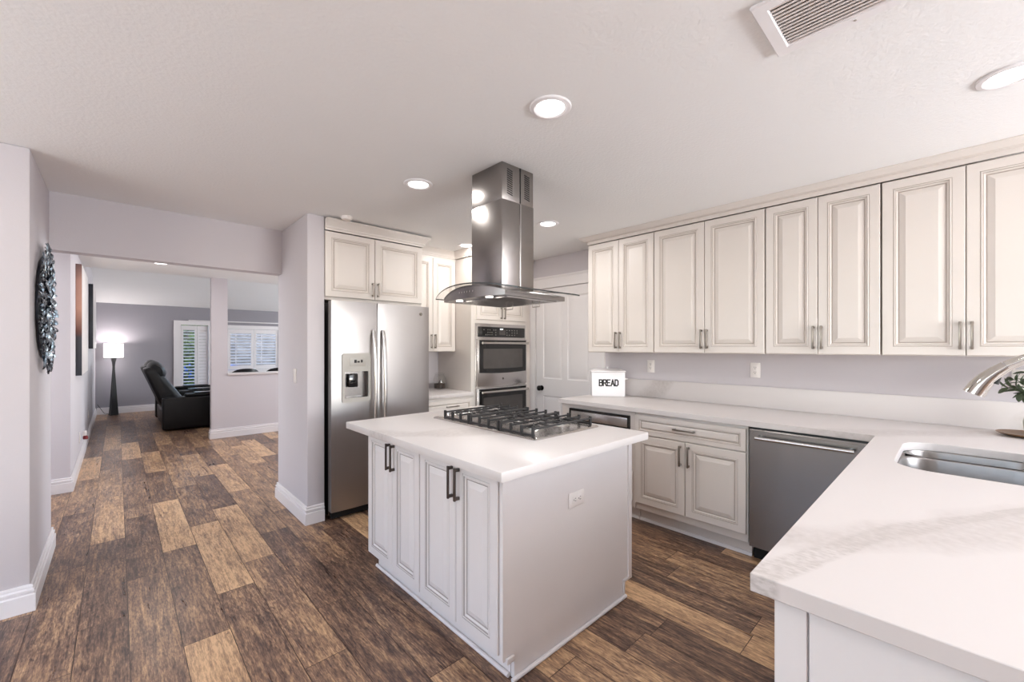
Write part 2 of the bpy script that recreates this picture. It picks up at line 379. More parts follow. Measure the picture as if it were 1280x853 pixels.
# ================================================================== STRUCTURE
# floor: planks along Y, 0.183 wide, 1.215 long; tones read off the photograph where seen
def build_floor():
    bm = bmesh.new(); lay = bm.faces.layers.int.new('i'); data = []
    X0, W, Lp = .04, .1825, 1.215
    phase = {0: 3.37, 1: 3.67, 2: 2.84, 3: 3.14, 4: 3.54, 5: 2.73, 6: 3.30, 7: 3.60, -1: 2.94, -2: 3.80, -3: 3.3, 10: 1.01, 11: .67, 12: 1.9, 13: 1.2, 14: 1.3, 15: 1.2, 16: 1.09, 17: 1.5}
    tone = {(1, 2.45): .42, (1, 3.67): .88, (1, 4.88): .40, (1, 1.24): .82, (2, 2.84): .86, (2, 4.05): .42, (3, 3.14): .80, (3, 4.35): .28,
            (3, 5.57): .72, (4, 2.33): .34, (4, 3.54): .55, (4, 4.75): .80, (0, 3.37): .30, (0, 2.15): .46, (0, 7.01): .84, (0, 5.8): .35, (0, 4.58): .45,
            (-1, 2.94): .42, (-1, 5.37): .56, (-2, 3.8): .34, (-2, 2.58): .42, (-2, 6.23): .86, (7, 6.03): .86, (7, 4.8): .3, (2, 7.7): .62, (2, 6.48): .5, (1, 7.31): .26,
            (5, 3.94): .55, (5, 6.37): .66, (5, 1.51): .40, (5, 2.73): .48, (2, 1.62): .44, (3, 1.92): .50, (4, 1.11): .36, (6, 2.08): .3, (6, .87): .4,
            (11, .67): .80, (11, 1.88): .5, (11, -.54): .74, (10, 1.01): .44, (10, -.2): .26, (9, 1.0): .36, (14, 1.3): .5, (14, .09): .62, (14, -.1): .6, (13, 1.2): .4, (12, .69): .30, (12, 1.9): .4,
            (16, -.12): .78, (16, 1.09): .28, (15, -.01): .38, (15, 1.2): .34, (8, .6): .66, (6, 3.3): .45, (7, 2.38): .78}
    rnd = random.Random(11)
    def add(x0, x1, y0, y1, t):
        t = t if t < .6 else .6+(t-.6)*.85
        g = .0016
        vs = [bm.verts.new(p) for p in ((x0+g, y0+g, 0), (x1-g, y0+g, 0), (x1-g, y1-g, 0), (x0+g, y1-g, 0))]
        f = bm.faces.new(vs); f[lay] = len(data); data.append((t, rnd.random(), rnd.random()))
    for k in range(-18, 34):
        x0 = X0+W*k; ph = phase.get(k, rnd.uniform(0, Lp))
        n0 = int(math.floor((-4.05-ph)/Lp))
        y = ph+n0*Lp
        while y < 12.2:
            t = None
            for (kk, yy), tt in tone.items():
                if kk == k and abs(yy-y) < .25: t = tt
            if t is None: t = rnd.choice([.28, .34, .38, .42, .46, .5, .56, .72])
            a, b_ = max(y, -4.05), min(y+Lp, 12.2)
            if b_ > a: add(x0, x0+W, a, b_, t)
            y += Lp
    vs = [bm.verts.new(p) for p in ((-3.3, -4.1, -.0025), (6.3, -4.1, -.0025), (6.3, 12.3, -.0025), (-3.3, 12.3, -.0025))]
    f = bm.faces.new(vs); f[lay] = len(data); data.append((-.25, 0, 0))
    me = bpy.data.meshes.new('floor'); bm.to_mesh(me); il = me.attributes['i']
    ca = me.color_attributes.new('plank', 'FLOAT_COLOR', 'CORNER')
    idx = [d.value for d in il.data]
    for p in me.polygons:
        d = data[idx[p.index]]
        for li in p.loop_indices: ca.data[li].color = (d[0], d[1], d[2], 1)
    me.materials.append(M['floor']); bm.free()
    o = bpy.data.objects.new('floor', me); COL.objects.link(o); return struct(o)
build_floor()
H = 2.44
WX = 3.68                                                     # face of the long cabinet wall
def wall(name, x0, x1, y0, y1, z0=0, z1=H, m='wall', bev=0): return struct(B().box(x0, x1, y0, y1, z0, z1, bev).build(name, m))
struct(B().box(-3.35, 6.3, -4.15, 7.82, H, H+.1).build('ceiling', 'ceiling', smooth=False))
# vaulted living room ceiling, rising from the far wall
b = B(); b.prism([(7.83, 3.42), (12.2, 2.265), (12.2, 2.36), (7.83, 3.52)], -.45, 6.3, 'X'); struct(b.build('ceiling', 'ceiling', smooth=False))
wall('wall_kitchen_right', WX, WX+.12, -4.05, 4.3)
wall('wall_kitchen_back', 1.21, WX, 4.18, 4.30)
wall('wall_stub', 1.08, 1.21, 3.48, 4.30, bev=.006)
wall('wall_header', -.335, 1.08, 4.18, 4.30, 2.048, H)
wall('wall_left', -3.25, -.335, 3.35, 4.30, bev=.01)
wall('wall_hall_left', -3.25, -.33, 5.835, 5.95)
wall('wall_living_left', -.45, -.33, 5.95, 12.17, 0, 3.42)
wall('wall_vault_drop', -.33, 6.2, 7.70, 7.82, H+.1, 3.5)
# unseen outer shell; its openings are added where the fill lamps stand
b = B(); b.plate(rect(-3.25, WX, 0, H), [rect(1.3, 3.6, .05, 2.38)], -4.05, -3.95, 'Y'); struct(b.build('wall_south', 'wall', smooth=False))
b = B(); b.plate(rect(-3.95, 5.835, 0, H), [rect(-.35, 2.75, .5, 2.38), rect(4.4, 5.7, .6, 2.35)], -3.25, -3.15, 'X'); struct(b.build('wall_west', 'wall', smooth=False))
b = B(); b.plate(rect(4.3, 12.17, 0, 3.42), [rect(5.2, 6.8, .85, 2.15), rect(8.6, 11.4, .75, 2.35)], 6.0, 6.1, 'X'); struct(b.build('wall_east', 'wall_far', smooth=False))
wall('wall_passage', WX+.12, 6.0, 4.18, 4.30)
# far wall with the shuttered door and window openings
b = B(); b.plate(rect(-.33, 6.0, 0, 3.42), [rect(1.03, 1.56, .02, 1.90), rect(1.90, 3.06, .80, 1.86)], 12.05, 12.17, 'Y'); struct(b.build('wall_far', 'wall_far', smooth=False))
# half wall with column and sill
b = B(); b.prism([(1.03, 0), (6.0, 0), (6.0, .95), (1.235, .95), (1.235, H), (1.03, H)], 7.70, 7.82, 'Y'); struct(b.build('wall_half', 'wall', smooth=False))
struct(B().box(1.236, 6.0, 7.675, 7.845, .951, .985, .006).build('trim_1', 'trim'))
struct(B().box(1.18, 3.4, 12.00, 12.049, 1.985, 2.01, .004).build('trim_2', 'trim'))
# baseboards: stepped profile
def baseboard(name, p0, p1, nrm, h=.14, t=.020):
    """p0,p1 on wall face; nrm = outward 2D normal"""
    prof = [(0, 0), (t, 0), (t, h*.62), (t*.9, h*.64), (t*.45, h*.655), (t*.45, h*.70), (t*.8, h*.73), (t*.8, h*.82), (t*.3, h*.86), (t*.3, h*.89), (t*.5, h*.91), (t*.42, h*.98), (t*.2, h), (0, h)]
    d = Vector((p1[0]-p0[0], p1[1]-p0[1])).normalized()
    R = []
    for p, e in ((p0, p0[2] if len(p0) > 2 else 0), (p1, p1[2] if len(p1) > 2 else 0)):
        sgn = -1 if p is p0 else 1
        R.append([(p[0]+nrm[0]*(a+.0008)+d.x*sgn*e*(a+.0008), p[1]+nrm[1]*(a+.0008)+d.y*sgn*e*(a+.0008), z+.0005) for a, z in prof])
    return struct(B().rings(R).build(name, 'trim', angle=25))
baseboard('baseboard_left_front', (-3.1, 3.35), (-.335, 3.35, 1), (0, -1))
baseboard('baseboard_left_side', (-.335, 3.35, 1), (-.335, 4.30, 1), (1, 0))
baseboard('baseboard_stub_side', (1.08, 3.48, 1), (1.08, 4.30, 1), (-1, 0))
baseboard('baseboard_stub_front', (1.08, 3.48, 1), (1.205, 3.48), (0, -1))
baseboard('baseboard_hall_front', (-3.0, 5.835), (-.33, 5.835, 1), (0, -1))
baseboard('baseboard_hall_side', (-.33, 5.835, 1), (-.33, 12.03), (1, 0))
baseboard('baseboard_far', (-.31, 12.05), (.90, 12.05), (0, -1))
baseboard('baseboard_half', (1.03, 7.70, 1), (5.98, 7.70), (0, -1))
baseboard('baseboard_column', (1.03, 7.70, 1), (1.03, 7.82, 0), (-1, 0))

# ------------------------------------------------------------------ far windows, shutters, outside
def shutter_panel(name, parent, x0, x1, z0, z1, y, ang=35, stile=.055, pitch=.072, m='trim', rod=True, top=.10):
    b = B(); t = .028
    b.box(x0, x0+stile, y, y+t, z0, z1, .003); b.box(x1-stile, x1, y, y+t, z0, z1, .003)
    b.box(x0+stile, x1-stile, y, y+t, z1-top, z1, .003); b.box(x0+stile, x1-stile, y, y+t, z0, z0+top, .003)
    z = z0+top+pitch*.5; a = math.radians(ang)
    while z < z1-top-.02:
        c, s_ = math.cos(a)*.031, math.sin(a)*.031; h = .004
        b.prism([(y+t/2-c, z-s_-h), (y+t/2+c, z+s_-h), (y+t/2+c, z+s_+h), (y+t/2-c, z-s_+h)], x0+stile, x1-stile, 'X'); z += pitch
    o = b.build(name, m, parent, smooth=False)
    if rod:
        xm = x0+stile+(x1-x0-2*stile)*.25
        B().box(xm-.006, xm+.006, y-.03, y-.018, z0+top+.02, z1-top-.02).build('tilt_rod', m, o)
    return o
win = struct(thing('window_1', None, None, (0, 0, 0)))
b = B(); b.plate(rect(1.84, 3.12, .74, 1.92), [rect(1.93, 3.03, .83, 1.83)], 12.03, 12.0495, 'Y'); b.build('window_frame', 'trim', win, smooth=False)
B().box(1.905, 3.055, 12.14, 12.145, .805, 1.855).build('pane', 'glass', win, smooth=False)
sh = thing('window_shutter', 'left white louvered shutter panel of the living room window, seen above the half wall', 'shutter', (0, 0, 0), 0, 'living room window shutters')
shutter_panel('shutter_panel', sh, 1.935, 2.475, .835, 1.825, 12.055, 12)
sh = thing('window_shutter', 'right white louvered shutter panel of the living room window, beside the stub wall', 'shutter', (0, 0, 0), 0, 'living room window shutters')
shutter_panel('shutter_panel', sh, 2.482, 3.025, .835, 1.825, 12.055, 12)
dw = struct(thing('door_2', None, None))
b = B(); b.plate(rect(.915, 1.60, .001, 1.99), [rect(1.04, 1.55, .02, 1.895)], 12.02, 12.0495, 'Y'); b.build('door_casing', 'trim', dw, smooth=False)
B().box(1.035, 1.555, 12.14, 12.145, .03, 1.895).build('pane', 'glass', dw, smooth=False)
sh = thing('door_shutter', 'narrow white shutter with open louvers on the far glass door, above the recliner', 'shutter')
shutter_panel('shutter_panel', sh, 1.045, 1.34, .10, 1.88, 12.06, 8, stile=.045, rod=False)
sh = thing('door_shutter', 'white shutter with closed louvers, right half of the far glass door', 'shutter')
shutter_panel('shutter_panel', sh, 1.345, 1.545, .10, 1.88, 12.06, 75, stile=.03, rod=False)
# yard beyond
struct(B().box(-6, 16, 12.3, 32, -.25, -.15).build('ground', 'grass', smooth=False))
tag(B().box(-3, 14, 21, 21.4, -.15, 2.4, .05).build('yard_wall', 'stone'), 'grey stone yard wall far outside behind the window shutters', 'wall')
def shrub(x, y, r, h, label):
    rnd = random.Random(int(x*10)); t = thing('garden_shrub', label, 'shrub', (x, y, -.15))
    b = B(); b.tube([(0, 0, 0), (0, 0, h*.5)], .04, 6); b.build('stem', 'stem', t)
    bm = bmesh.new()
    for i in range(1500):
        a, u = rnd.uniform(0, 2*PI), rnd.uniform(-1, 1); q = rnd.random()**.4*r
        c = Vector((q*math.cos(a)*math.sqrt(1-u*u), q*math.sin(a)*math.sqrt(1-u*u), h*.5+u*h*.42))
        d = Vector((rnd.uniform(-1, 1), rnd.uniform(-1, 1), rnd.uniform(-.3, 1))).normalized()*.09; e = d.orthogonal().normalized()*.035
        vs = [bm.verts.new(c+v) for v in (-d, e, d, -e)]; bm.faces.new(vs)
    me = bpy.data.meshes.new('foliage'); bm.to_mesh(me); bm.free(); me.materials.append(M['hedge'])
    o = bpy.data.objects.new('foliage', me); COL.objects.link(o); o.parent = t
shrub(1.70, 15.3, .62, 1.95, 'yellow-green shrub outside the far glass door')
shrub(2.15, 20.2, .9, 4.2, 'tall green bush outside behind the upper door louvers')
def blue_car():
    t = thing('parked_car', 'blue car parked outside, glimpsed through the left window shutter', 'car', (1.30, 17.6, -.15))
    prof = [(-2.1, .35), (2.1, .35), (2.2, .6), (2.1, .85), (1.2, .98), (.5, 1.42), (-.9, 1.45), (-1.6, 1.02), (-2.15, .9)]
    R = []
    for y, s_ in ((-.85, .94), (-.80, 1), (.80, 1), (.85, .94)):
        R.append([(x*s_, y*(1 if z < 1 else .84), .35+(z-.35)*s_) for x, z in prof])
    B().rings(R).build('car_body', 'car', t)
    B().prism([(-.85, 1.02), (.95, 1.02), (.45, 1.36), (-.8, 1.38)], -.845, -.80, 'Y').build('side_window', 'blackglass', t)
    for x in (-1.3, 1.3):
        for y in (-.86, .66): B().cyl((x, y, .32), .32, .2, 24, 0, 'Y', .03).build('wheel', 'tyre', t)
blue_car()

# ================================================================== CABINETRY
def door_mesh(w, h, t=.02, fr=.052, mats=('cab', 'glaze')):
    """raised panel door, lower-left corner at origin, front towards -Y (y from 0 back to -t)"""
    k = min(1.0, min(w, h)/.235); fr = min(fr, w*.2, h*.22)
    st = [(0, 0, 0), (0, -t+.003, 0), (.003, -t, 0), (fr-.004*k, -t, 0), (fr-.002*k, -t+.0022, 1), (fr+.001*k, -t-.001, 0), (fr+.006*k, -t-.0005, 0), (fr+.008*k, -t+.005, 1),
          (fr+.011*k, -t+.004, 0), (fr+.017*k, -t+.0085, 0), (fr+.019*k, -t+.011, 1), (fr+.022*k, -t+.011, 1), (fr+.024*k, -t+.009, 0), (fr+min(.05, min(w, h)*.17), -t+.001, 0)]
    R, mi = [], []
    for i, (d, y, g) in enumerate(st):
        R.append([(d, y, d), (w-d, y, d), (w-d, y, h-d), (d, y, h-d)])
        if i: mi.append(g)
    mi.append(0)
    b = B(); b.rings(R, mis=mi); return b
def pull(name, parent, x, z, length, m='nickel', vert=True, y0=-.02, stand=.03, r=.0055, sq=True):
    """bar pull: bar with two posts. centred at x,z in the parent's space"""
    b = B(); L2 = length/2
    if vert:
        b.box(x-r, x+r, y0-stand, y0-stand+2*r*.8, z-L2, z+L2, .0012)
        for s_ in (-1, 1): b.box(x-r*1.1, x+r*1.1, y0-stand+.001, y0-.0003, z+s_*(L2-.010)-r*1.3, z+s_*(L2-.010)+r*1.3, .0012)
    else:
        b.box(x-L2, x+L2, y0-stand, y0-stand+2*r*.8, z-r, z+r, .0012)
        for s_ in (-1, 1): b.box(x+s_*(L2-.010)-r*1.3, x+s_*(L2-.010)+r*1.3, y0-stand+.001, y0-.0003, z-r*1.1, z+r*1.1, .0012)
    return b.build(name, m, parent)
def add_door(parent, x, z, w, h, hx=None, hz=None, hl=.15, hm='nickel', mats=('cab', 'glaze'), name='door', vert=True, label=None, y=-.001):
    o = door_mesh(w, h).build(name, mats, parent, angle=12); o.location = (x, y, z)
    if hx is not None: pull('handle', o, hx-x, hz-z, hl, hm, vert)
    if label: o['label'] = label
    return o
def carcass(parent, w, d, z0, z1, m='cab', x0=0, name='body'):
    return B().box(x0, x0+w, 0, d, z0, z1, .0015).build(name, m, parent)

# ---- wall cabinets on the right wall (front towards -X)
UB, UT, UF = 1.34, 2.372, 3.33
ys = [(2.44, 2.102, 1.76), (1.757, 1.337, .921), (.917, .616, .307), (.303, -.037, -.38)]
lab = ['cream raised-panel wall cabinet nearest the white door, above the bread box', 'cream wall cabinet above the left wall outlet, second from the white door',
       'cream wall cabinet above the dishwasher, third from the white door', 'cream wall cabinet above the sink faucet, cut by the right edge']
for (a, m_, c), l in zip(ys, lab):
    t = thing('wall_cabinet', l, 'cabinet', (UF, a, 0), R90, 'wall cabinets along the right wall')
    W_ = a-c; carcass(t, W_-.002, WX-UF-.002, UB, UT)
    s_ = a-m_
    add_door(t, .002, UB+.004, s_-.004, UT-UB-.012, s_-.022, 1.452)
    add_door(t, s_+.002, UB+.004, W_-s_-.005, UT-UB-.012, s_+.022, 1.452)
def crown(name, path, h0, h1, out):
    """moulding along a 2D polyline, mitred; out = projection at top"""
    prof = [(0, 0), (.008, 0), (.010, .18), (.016, .22), (.018, .36), (out*.45, .50), (out*.75, .72), (out*.86, .80), (out*.9, .86), (out, .9), (out, 1), (0, 1)]
    n = len(path); R = []
    for i, p in enumerate(path):
        p = Vector(p)
        def nrm(a, b_): d = (Vector(b_)-Vector(a)).normalized(); return Vector((d.y, -d.x))
        if i == 0: nn = nrm(path[0], path[1])
        elif i == n-1: nn = nrm(path[-2], path[-1])
        else:
            n1, n2 = nrm(path[i-1], path[i]), nrm(path[i], path[i+1]); nn = (n1+n2); nn = nn/(nn.dot(n1))
        R.append([(p.x+nn.x*o, p.y+nn.y*o, h0+(h1-h0)*k) for o, k in prof])
    return struct(B().rings(R).build(name, 'cab', angle=25))
crown('trim_3', [(WX-.002, 2.444), (UF-.021, 2.444), (UF-.021, -.44)][::-1] if False else [(UF-.021, -.44), (UF-.021, 2.444), (WX-.002, 2.444)][::-1][::-1], UT+.001, H-.0005, -.06)
tag(B().box(UF, WX-.002, -.44, -.384, UB, UT, .002).build('wall_cabinet_filler', 'cab'), 'plain cream filler strip past the last wall cabinet at the right edge', 'filler panel')

# ---- base cabinets on the right wall
BF = 3.00; BT = .872
t = thing('base_cabinet', 'cream base cabinet with one wide drawer over two doors, left of the dishwasher', 'cabinet', (BF, 1.745, 0), R90, 'base cabinets along the right wall')
carcass(t, .815, WX-BF-.004, .11, BT)
add_door(t, .006, .705, .80, .15, .40, .785, .16, name='drawer', vert=False)
add_door(t, .006, .165, .394, .532, .372, .60)
add_door(t, .406, .165, .40, .532, .433, .60)
B().box(0, .815, .075, .095, .001, .109).build('toe_kick', 'cab', t)
b = B(); b.prism([(.058, .0008), (.0745, .0008), (.0745, .022), (.068, .021), (.061, .014)], -.002, .817, 'X'); b.build('base_shoe', 'trim', t)
t = thing('base_cabinet', 'cream base cabinet holding the built-in microwave drawer, mostly behind the island', 'cabinet', (BF, 2.50, 0), R90, 'base cabinets along the right wall')
b = B(); b.plate(rect(0, .75, .11, BT), [rect(.085, .705, .455, .838)], 0, .05, 'Y'); b.box(0, .02, .05, .675, .11, BT); b.box(.73, .75, .05, .675, .11, BT); b.box(.02, .73, .05, .675, .11, .13); b.box(.02, .73, .05, .675, .40, .42)
b.build('body', 'cab', t, smooth=False)
add_door(t, .03, .165, .70, .235, .38, .30, .16, name='drawer', vert=False)
B().box(0, .75, .075, .095, .001, .109).build('toe_kick', 'cab', t)
b = B(); b.prism([(.058, .0008), (.0745, .0008), (.0745, .022), (.068, .021), (.061, .014)], -.0, .748, 'X'); b.build('base_shoe', 'trim', t)
mw = thing('microwave_drawer', 'stainless and black built-in microwave drawer under the back counter', 'microwave', (BF, 2.50, 0), R90)
B().box(.09, .70, .012, .5, .46, .833).build('housing', 'black', mw)
b = B(); b.plate(rect(.088, .702, .457, .836), [rect(.108, .684, .74, .818)], -.012, .0115, 'Y'); b.build('front_frame', 'blackglass', mw, smooth=False)
B().box(.109, .683, -.014, .010, .741, .817, .002).build('control_panel', 'steel', mw)
B().box(.11, .68, -.03, -.0125, .50, .71, .004).build('drawer_front', 'steel', mw)
# dishwasher
dwt = thing('dishwasher', 'stainless steel dishwasher with a bar handle under the back counter', 'dishwasher', (BF, .925, 0), R90)
B().box(.006, .60, .002, .58, .10, .868).build('tub', 'black', dwt)
R = []
for z, yy in ((.105, -.026), (.108, -.03), (.80, -.030), (.855, -.030), (.862, -.026)): R.append([(.010, .0, z), (.598, .0, z), (.598, yy, z), (.010, yy, z)])
B().rings(R).build('door', 'steeld', dwt, angle=15)
B().tube([(.055, -.075, .815), (.545, -.075, .815)], .011, 14).tube([(.075, -.03, .815), (.075, -.075, .815)], .008, 10).tube([(.525, -.03, .815), (.525, -.075, .815)], .008, 10).build('handle', 'steel', dwt)
B().box(.01, .598, .06, .08, .001, .10).build('toe_kick', 'dark', dwt)
tag(B().box(BF-.002, 3.0+.60, .300, .318, .001, BT).build('filler_panel', 'cab'), 'cream filler strip between dishwasher and peninsula cabinets', 'filler panel')

# ---- peninsula cabinets
t = thing('peninsula_cabinet', 'cream peninsula cabinet with framed end panel below the near counter corner', 'cabinet', (0, 0, 0))
b = B(); b.box(1.018, 2.20, -.70, .250, .11, BT); b.build('body', 'isl', t)
sb_ = thing('sink_cabinet', 'low cabinet box under the peninsula sink, next to the dishwasher corner', 'cabinet', (0, 0, 0))
B().box(2.202, 2.95, -.70, .250, .11, .70).build('body', 'isl', sb_)
B().box(2.202, 2.95, .19, .20, .001, .109).build('toe_kick', 'isl', sb_)
b = B()
b.box(1.004, 1.0175, .205, .262, .11, BT-.001, .003)
b.build('corner_post', 'isl', t)
b = B(); b.box(1.009, 1.0175, -.618, .202, .11, BT-.001, .002); b.build('end_panel', 'isl', t)
B().box(1.018, 2.20, .19, .20, .001, .109).build('toe_kick', 'isl', t)
b = B(); b.box(1.012, 1.030, -.70, .19, .001, .109); b.tube([(1.008, .262, .118), (1.030, .262, .118)], .012, 10); b.build('base_moulding', 'trim', t)
for i in range(2):
    add_x = 1.05+i*.575
    o = door_mesh(.57, .70).build('door', ('isl', 'iglaze'), t, angle=12); o.location = (add_x+.57, .251, .13); o.rotation_euler = (0, 0, PI)
    pull('handle', o, .05, .60, .15, 'nickel')

# ---- L shaped countertop with undermount sink cut-out
SX0, SX1, SY0, SY1 = 2.26, 2.93, -.29, .178
b = B(); b.plate([(.97, -.715), (WX-.001, -.715), (WX-.001, 2.512), (2.962, 2.512), (2.962, .298), (.97, .298)], [rrect(SX0, SX1, SY0, SY1, .13, 10)], .876, .914, 'Z')
bm = b.bm
o = b.build('countertop', 'quartzv', None, angle=30)
bv = o.modifiers.new('bev', 'BEVEL'); bv.width = .002; bv.segments = 2; bv.limit_method = 'ANGLE'; bv.angle_limit = math.radians(60)
tag(o, 'L-shaped white quartz countertop with grey veins running along the right wall and peninsula', 'countertop')
o = B().box(WX-.020, WX-.0006, -.715, 2.505, .9146, 1.078, .002).build('backsplash', 'quartz'); tag(o, 'low white quartz backsplash strip along the right wall', 'backsplash')
# sink
sk = thing('kitchen_sink', 'stainless undermount double-bowl sink in the peninsula counter', 'sink', (0, 0, 0))
def bowl(x0, x1, y0, y1, zb, name):
    R = []; r = .12
    for d, z in ((-.022, .8755), (-.0, .8755), (.002, .870), (.006, zb+.05), (.014, zb+.02), (.035, zb+.004), (.07, zb)):
        R.append([(x, y, z) for x, y in rrect(x0+d, x1-d, y0+d, y1-d, max(.03, r-d*.3), 8)])
    b = B(); b.rings(R, cap0=False, cap1=True)
    cx_, cy_ = (x0+x1)/2, (y0+y1)/2
    b.lathe([(.042, .0015), (.040, .003), (.03, .001), (.012, .0015)], (cx_, cy_, zb), 24, 1, cap0=False)
    return b.build(name, ('sinksteel', 'chrome'), sk, angle=40)
dv = 2.735
o = bowl(SX0+.004, dv-.014, SY0+.004, SY1-.004, .72, 'front_bowl'); o = bowl(dv+.014, SX1-.004, SY0+.004, SY1-.004, .72, 'back_bowl')
B().box(dv-.0138, dv+.0138, SY0+.09, SY1-.09, .855, .8735, .005).build('divider', 'sinksteel', sk)
# faucet
fa = thing('kitchen_faucet', 'curved polished nickel faucet spout with spray head over the sink', 'faucet', (2.60, -.475, .9145))
B().lathe([(.030, 0), (.030, .006), (.024, .012), (.021, .10), (.019, .16)], (0, 0, 0), 24).build('base', 'chrome', fa)
pts = [(0, 0, .16), (0, .003, .26), (0, .02, .34), (0, .06, .405), (0, .115, .440), (0, .175, .452), (0, .235, .447), (0, .29, .427), (0, .335, .398)]
B().tube(pts, [.017, .0165, .016, .016, .016, .0165, .017, .0185, .021], 16).build('spout', 'chrome', fa)
hd = B().tube([(0, .3355, .3975), (0, .362, .374), (0, .388, .345), (0, .408, .315), (0, .424, .281)], [.0215, .0245, .0285, .032, .034], 20).build('spray_head', 'chrome', fa)
bt = B().tube([(0, .012, .0), (0, .0, .034)], [.009, .006], 10).build('spray_button', 'black', hd); bt.location = (-.004, .352, .325)
B().tube([(.022, 0, .07), (.06, -.005, .10), (.09, -.01, .13)], [.009, .007, .006], 10).build('lever', 'chrome', fa)
# dish, vase, eucalyptus
dish = B().lathe([(.055, 0), (.085, .006), (.112, .016), (.115, .019), (.108, .017), (.05, .008), (.0, .007)], (0, 0, 0), 36).build('serving_dish', 'wood', loc=(3.50, -.262, .9143))
tag(dish, 'shallow brown dish under the eucalyptus at the right edge of the back counter', 'dish')
pl = thing('eucalyptus_plant', 'green eucalyptus sprig in a grey vase at the right edge, beside the faucet', 'plant', (3.525, -.295, .9235))
B().lathe([(.032, 0), (.046, .02), (.05, .07), (.036, .13), (.026, .155), (.029, .165), (.024, .163), (.022, .14)], (0, 0, 0), 28).build('vase', 'pot', pl)
def leaf_mesh(b, c, d, n_, L_, W_):
    d = d.normalized(); s_ = d.cross(n_).normalized(); n2 = s_.cross(d).normalized()
    ks = [0, .15, .4, .7, .9, 1]; ws = [.05, .6, 1, .8, .35, .02]
    R = [[c+d*L_*k - s_*W_*w_ + n2*(.12*L_*math.sin(k*3)), c+d*L_*k+n2*(.12*L_*math.sin(k*3)-.10*W_), c+d*L_*k + s_*W_*w_ + n2*(.12*L_*math.sin(k*3))] for k, w_ in zip(ks, ws)]
    b.rings(R, cap0=False, cap1=False, closed=False)
rnd = random.Random(5); stems = []
for tip in ((-.03, .10, .245), (-.07, .06, .22), (0, .08, .29), (-.05, .02, .30), (.04, .03, .33), (.08, -.08, .33), (-.08, -.10, .30)):
    p0 = Vector((0, 0, .15)); p2 = Vector(tip); p1 = Vector((tip[0]*.35, tip[1]*.35, max(.26, tip[2]*.95)))
    stems.append([(1-s_)**2*p0+2*s_*(1-s_)*p1+s_*s_*p2 for s_ in [i/8 for i in range(9)]])
b = B()
for st in stems: b.tube(st, [.0028]*5+[.002]*4, 6)
b.build('stems', 'stem', pl)
b = B(); 
for st in stems:
    for i in range(2, 9):
        for sg in (-1, 1):
            d = (st[i]-st[i-1]).normalized(); sd = d.orthogonal(); sd.rotate(Matrix.Rotation(rnd.uniform(0, 6.28), 3, d))
            leaf_mesh(b, st[i], d*.5+sd, d, rnd.uniform(.045, .07), rnd.uniform(.009, .014))
o = b.build('leaves', 'leaf', pl); o.modifiers.new('s', 'SOLIDIFY').thickness = .0008

# ---- island
IX = 1.156
for k, (a, m_, c, l) in enumerate(((2.512, 2.197, 1.903, 'grey-white two-door island cabinet, the half nearer the refrigerator'),
                                  (1.901, 1.583, 1.288, 'grey-white two-door island cabinet, the half nearer the camera'))):
    t = thing('island_cabinet', l, 'cabinet', (IX, a, 0), R90, 'island cabinets')
    W_ = a-c; carcass(t, W_-.001, .93, .105, BT, 'isl'); s_ = a-m_
    add_door(t, .003, .118, s_-.005, .748, s_-.026, .765, .15, 'bronze', ('isl', 'iglaze'))
    add_door(t, s_+.002, .118, W_-s_-.006, .748, s_+.026, .765, .15, 'bronze', ('isl', 'iglaze'))
    B().box(0, W_-.001, .05, .88, .001, .104).build('toe_kick', 'isl', t)
    b = B(); b.tube([(-.003 if k == 0 else 0, .039, .010), (W_-.001, .039, .010)], .0095, 10); b.build('base_shoe', 'trim', t)
ep = thing('island_end_panel', 'smooth grey-white end panel of the island facing the dishwasher side, with base moulding', 'panel', (0, 0, 0))
b = B(); b.prism([(1.142, .10), (1.142, BT), (2.115, BT), (2.115, .10), (2.048, .10), (2.048, .001), (1.207, .001), (1.207, .10)], 1.266, 1.286, 'Y'); b.build('panel', 'isl', ep, smooth=False)
b = B(); b.prism([(2.085, .1025), (2.117, .1025), (2.117, BT-.0005), (2.085, BT-.0005)], 1.258, 1.2655, 'Y'); b.build('edge_strip', 'isl', ep)
b = B(); b.box(2.036, 2.117, 1.256, 1.2655, .088, .102, .002); b.build('notch_strip', 'isl', ep)
B().box(2.036, 2.05, 1.258, 1.2655, .02, .087, .002).build('notch_strip', 'isl', ep)
B().box(1.156, 1.20, 1.254, 1.2655, .088, .112, .002).build('notch_strip', 'isl', ep)
b = B()
b.tube([(1.186, 1.2555, .010), (2.052, 1.2555, .010)], .0095, 10); b.build('base_shoe', 'trim', ep)
b = B(); b.box(1.055, 2.158, 1.178, 2.657, .874, .914, .003); o = b.build('island_countertop', 'quartz'); tag(o, 'white quartz slab on top of the kitchen island, under the cooktop', 'countertop')

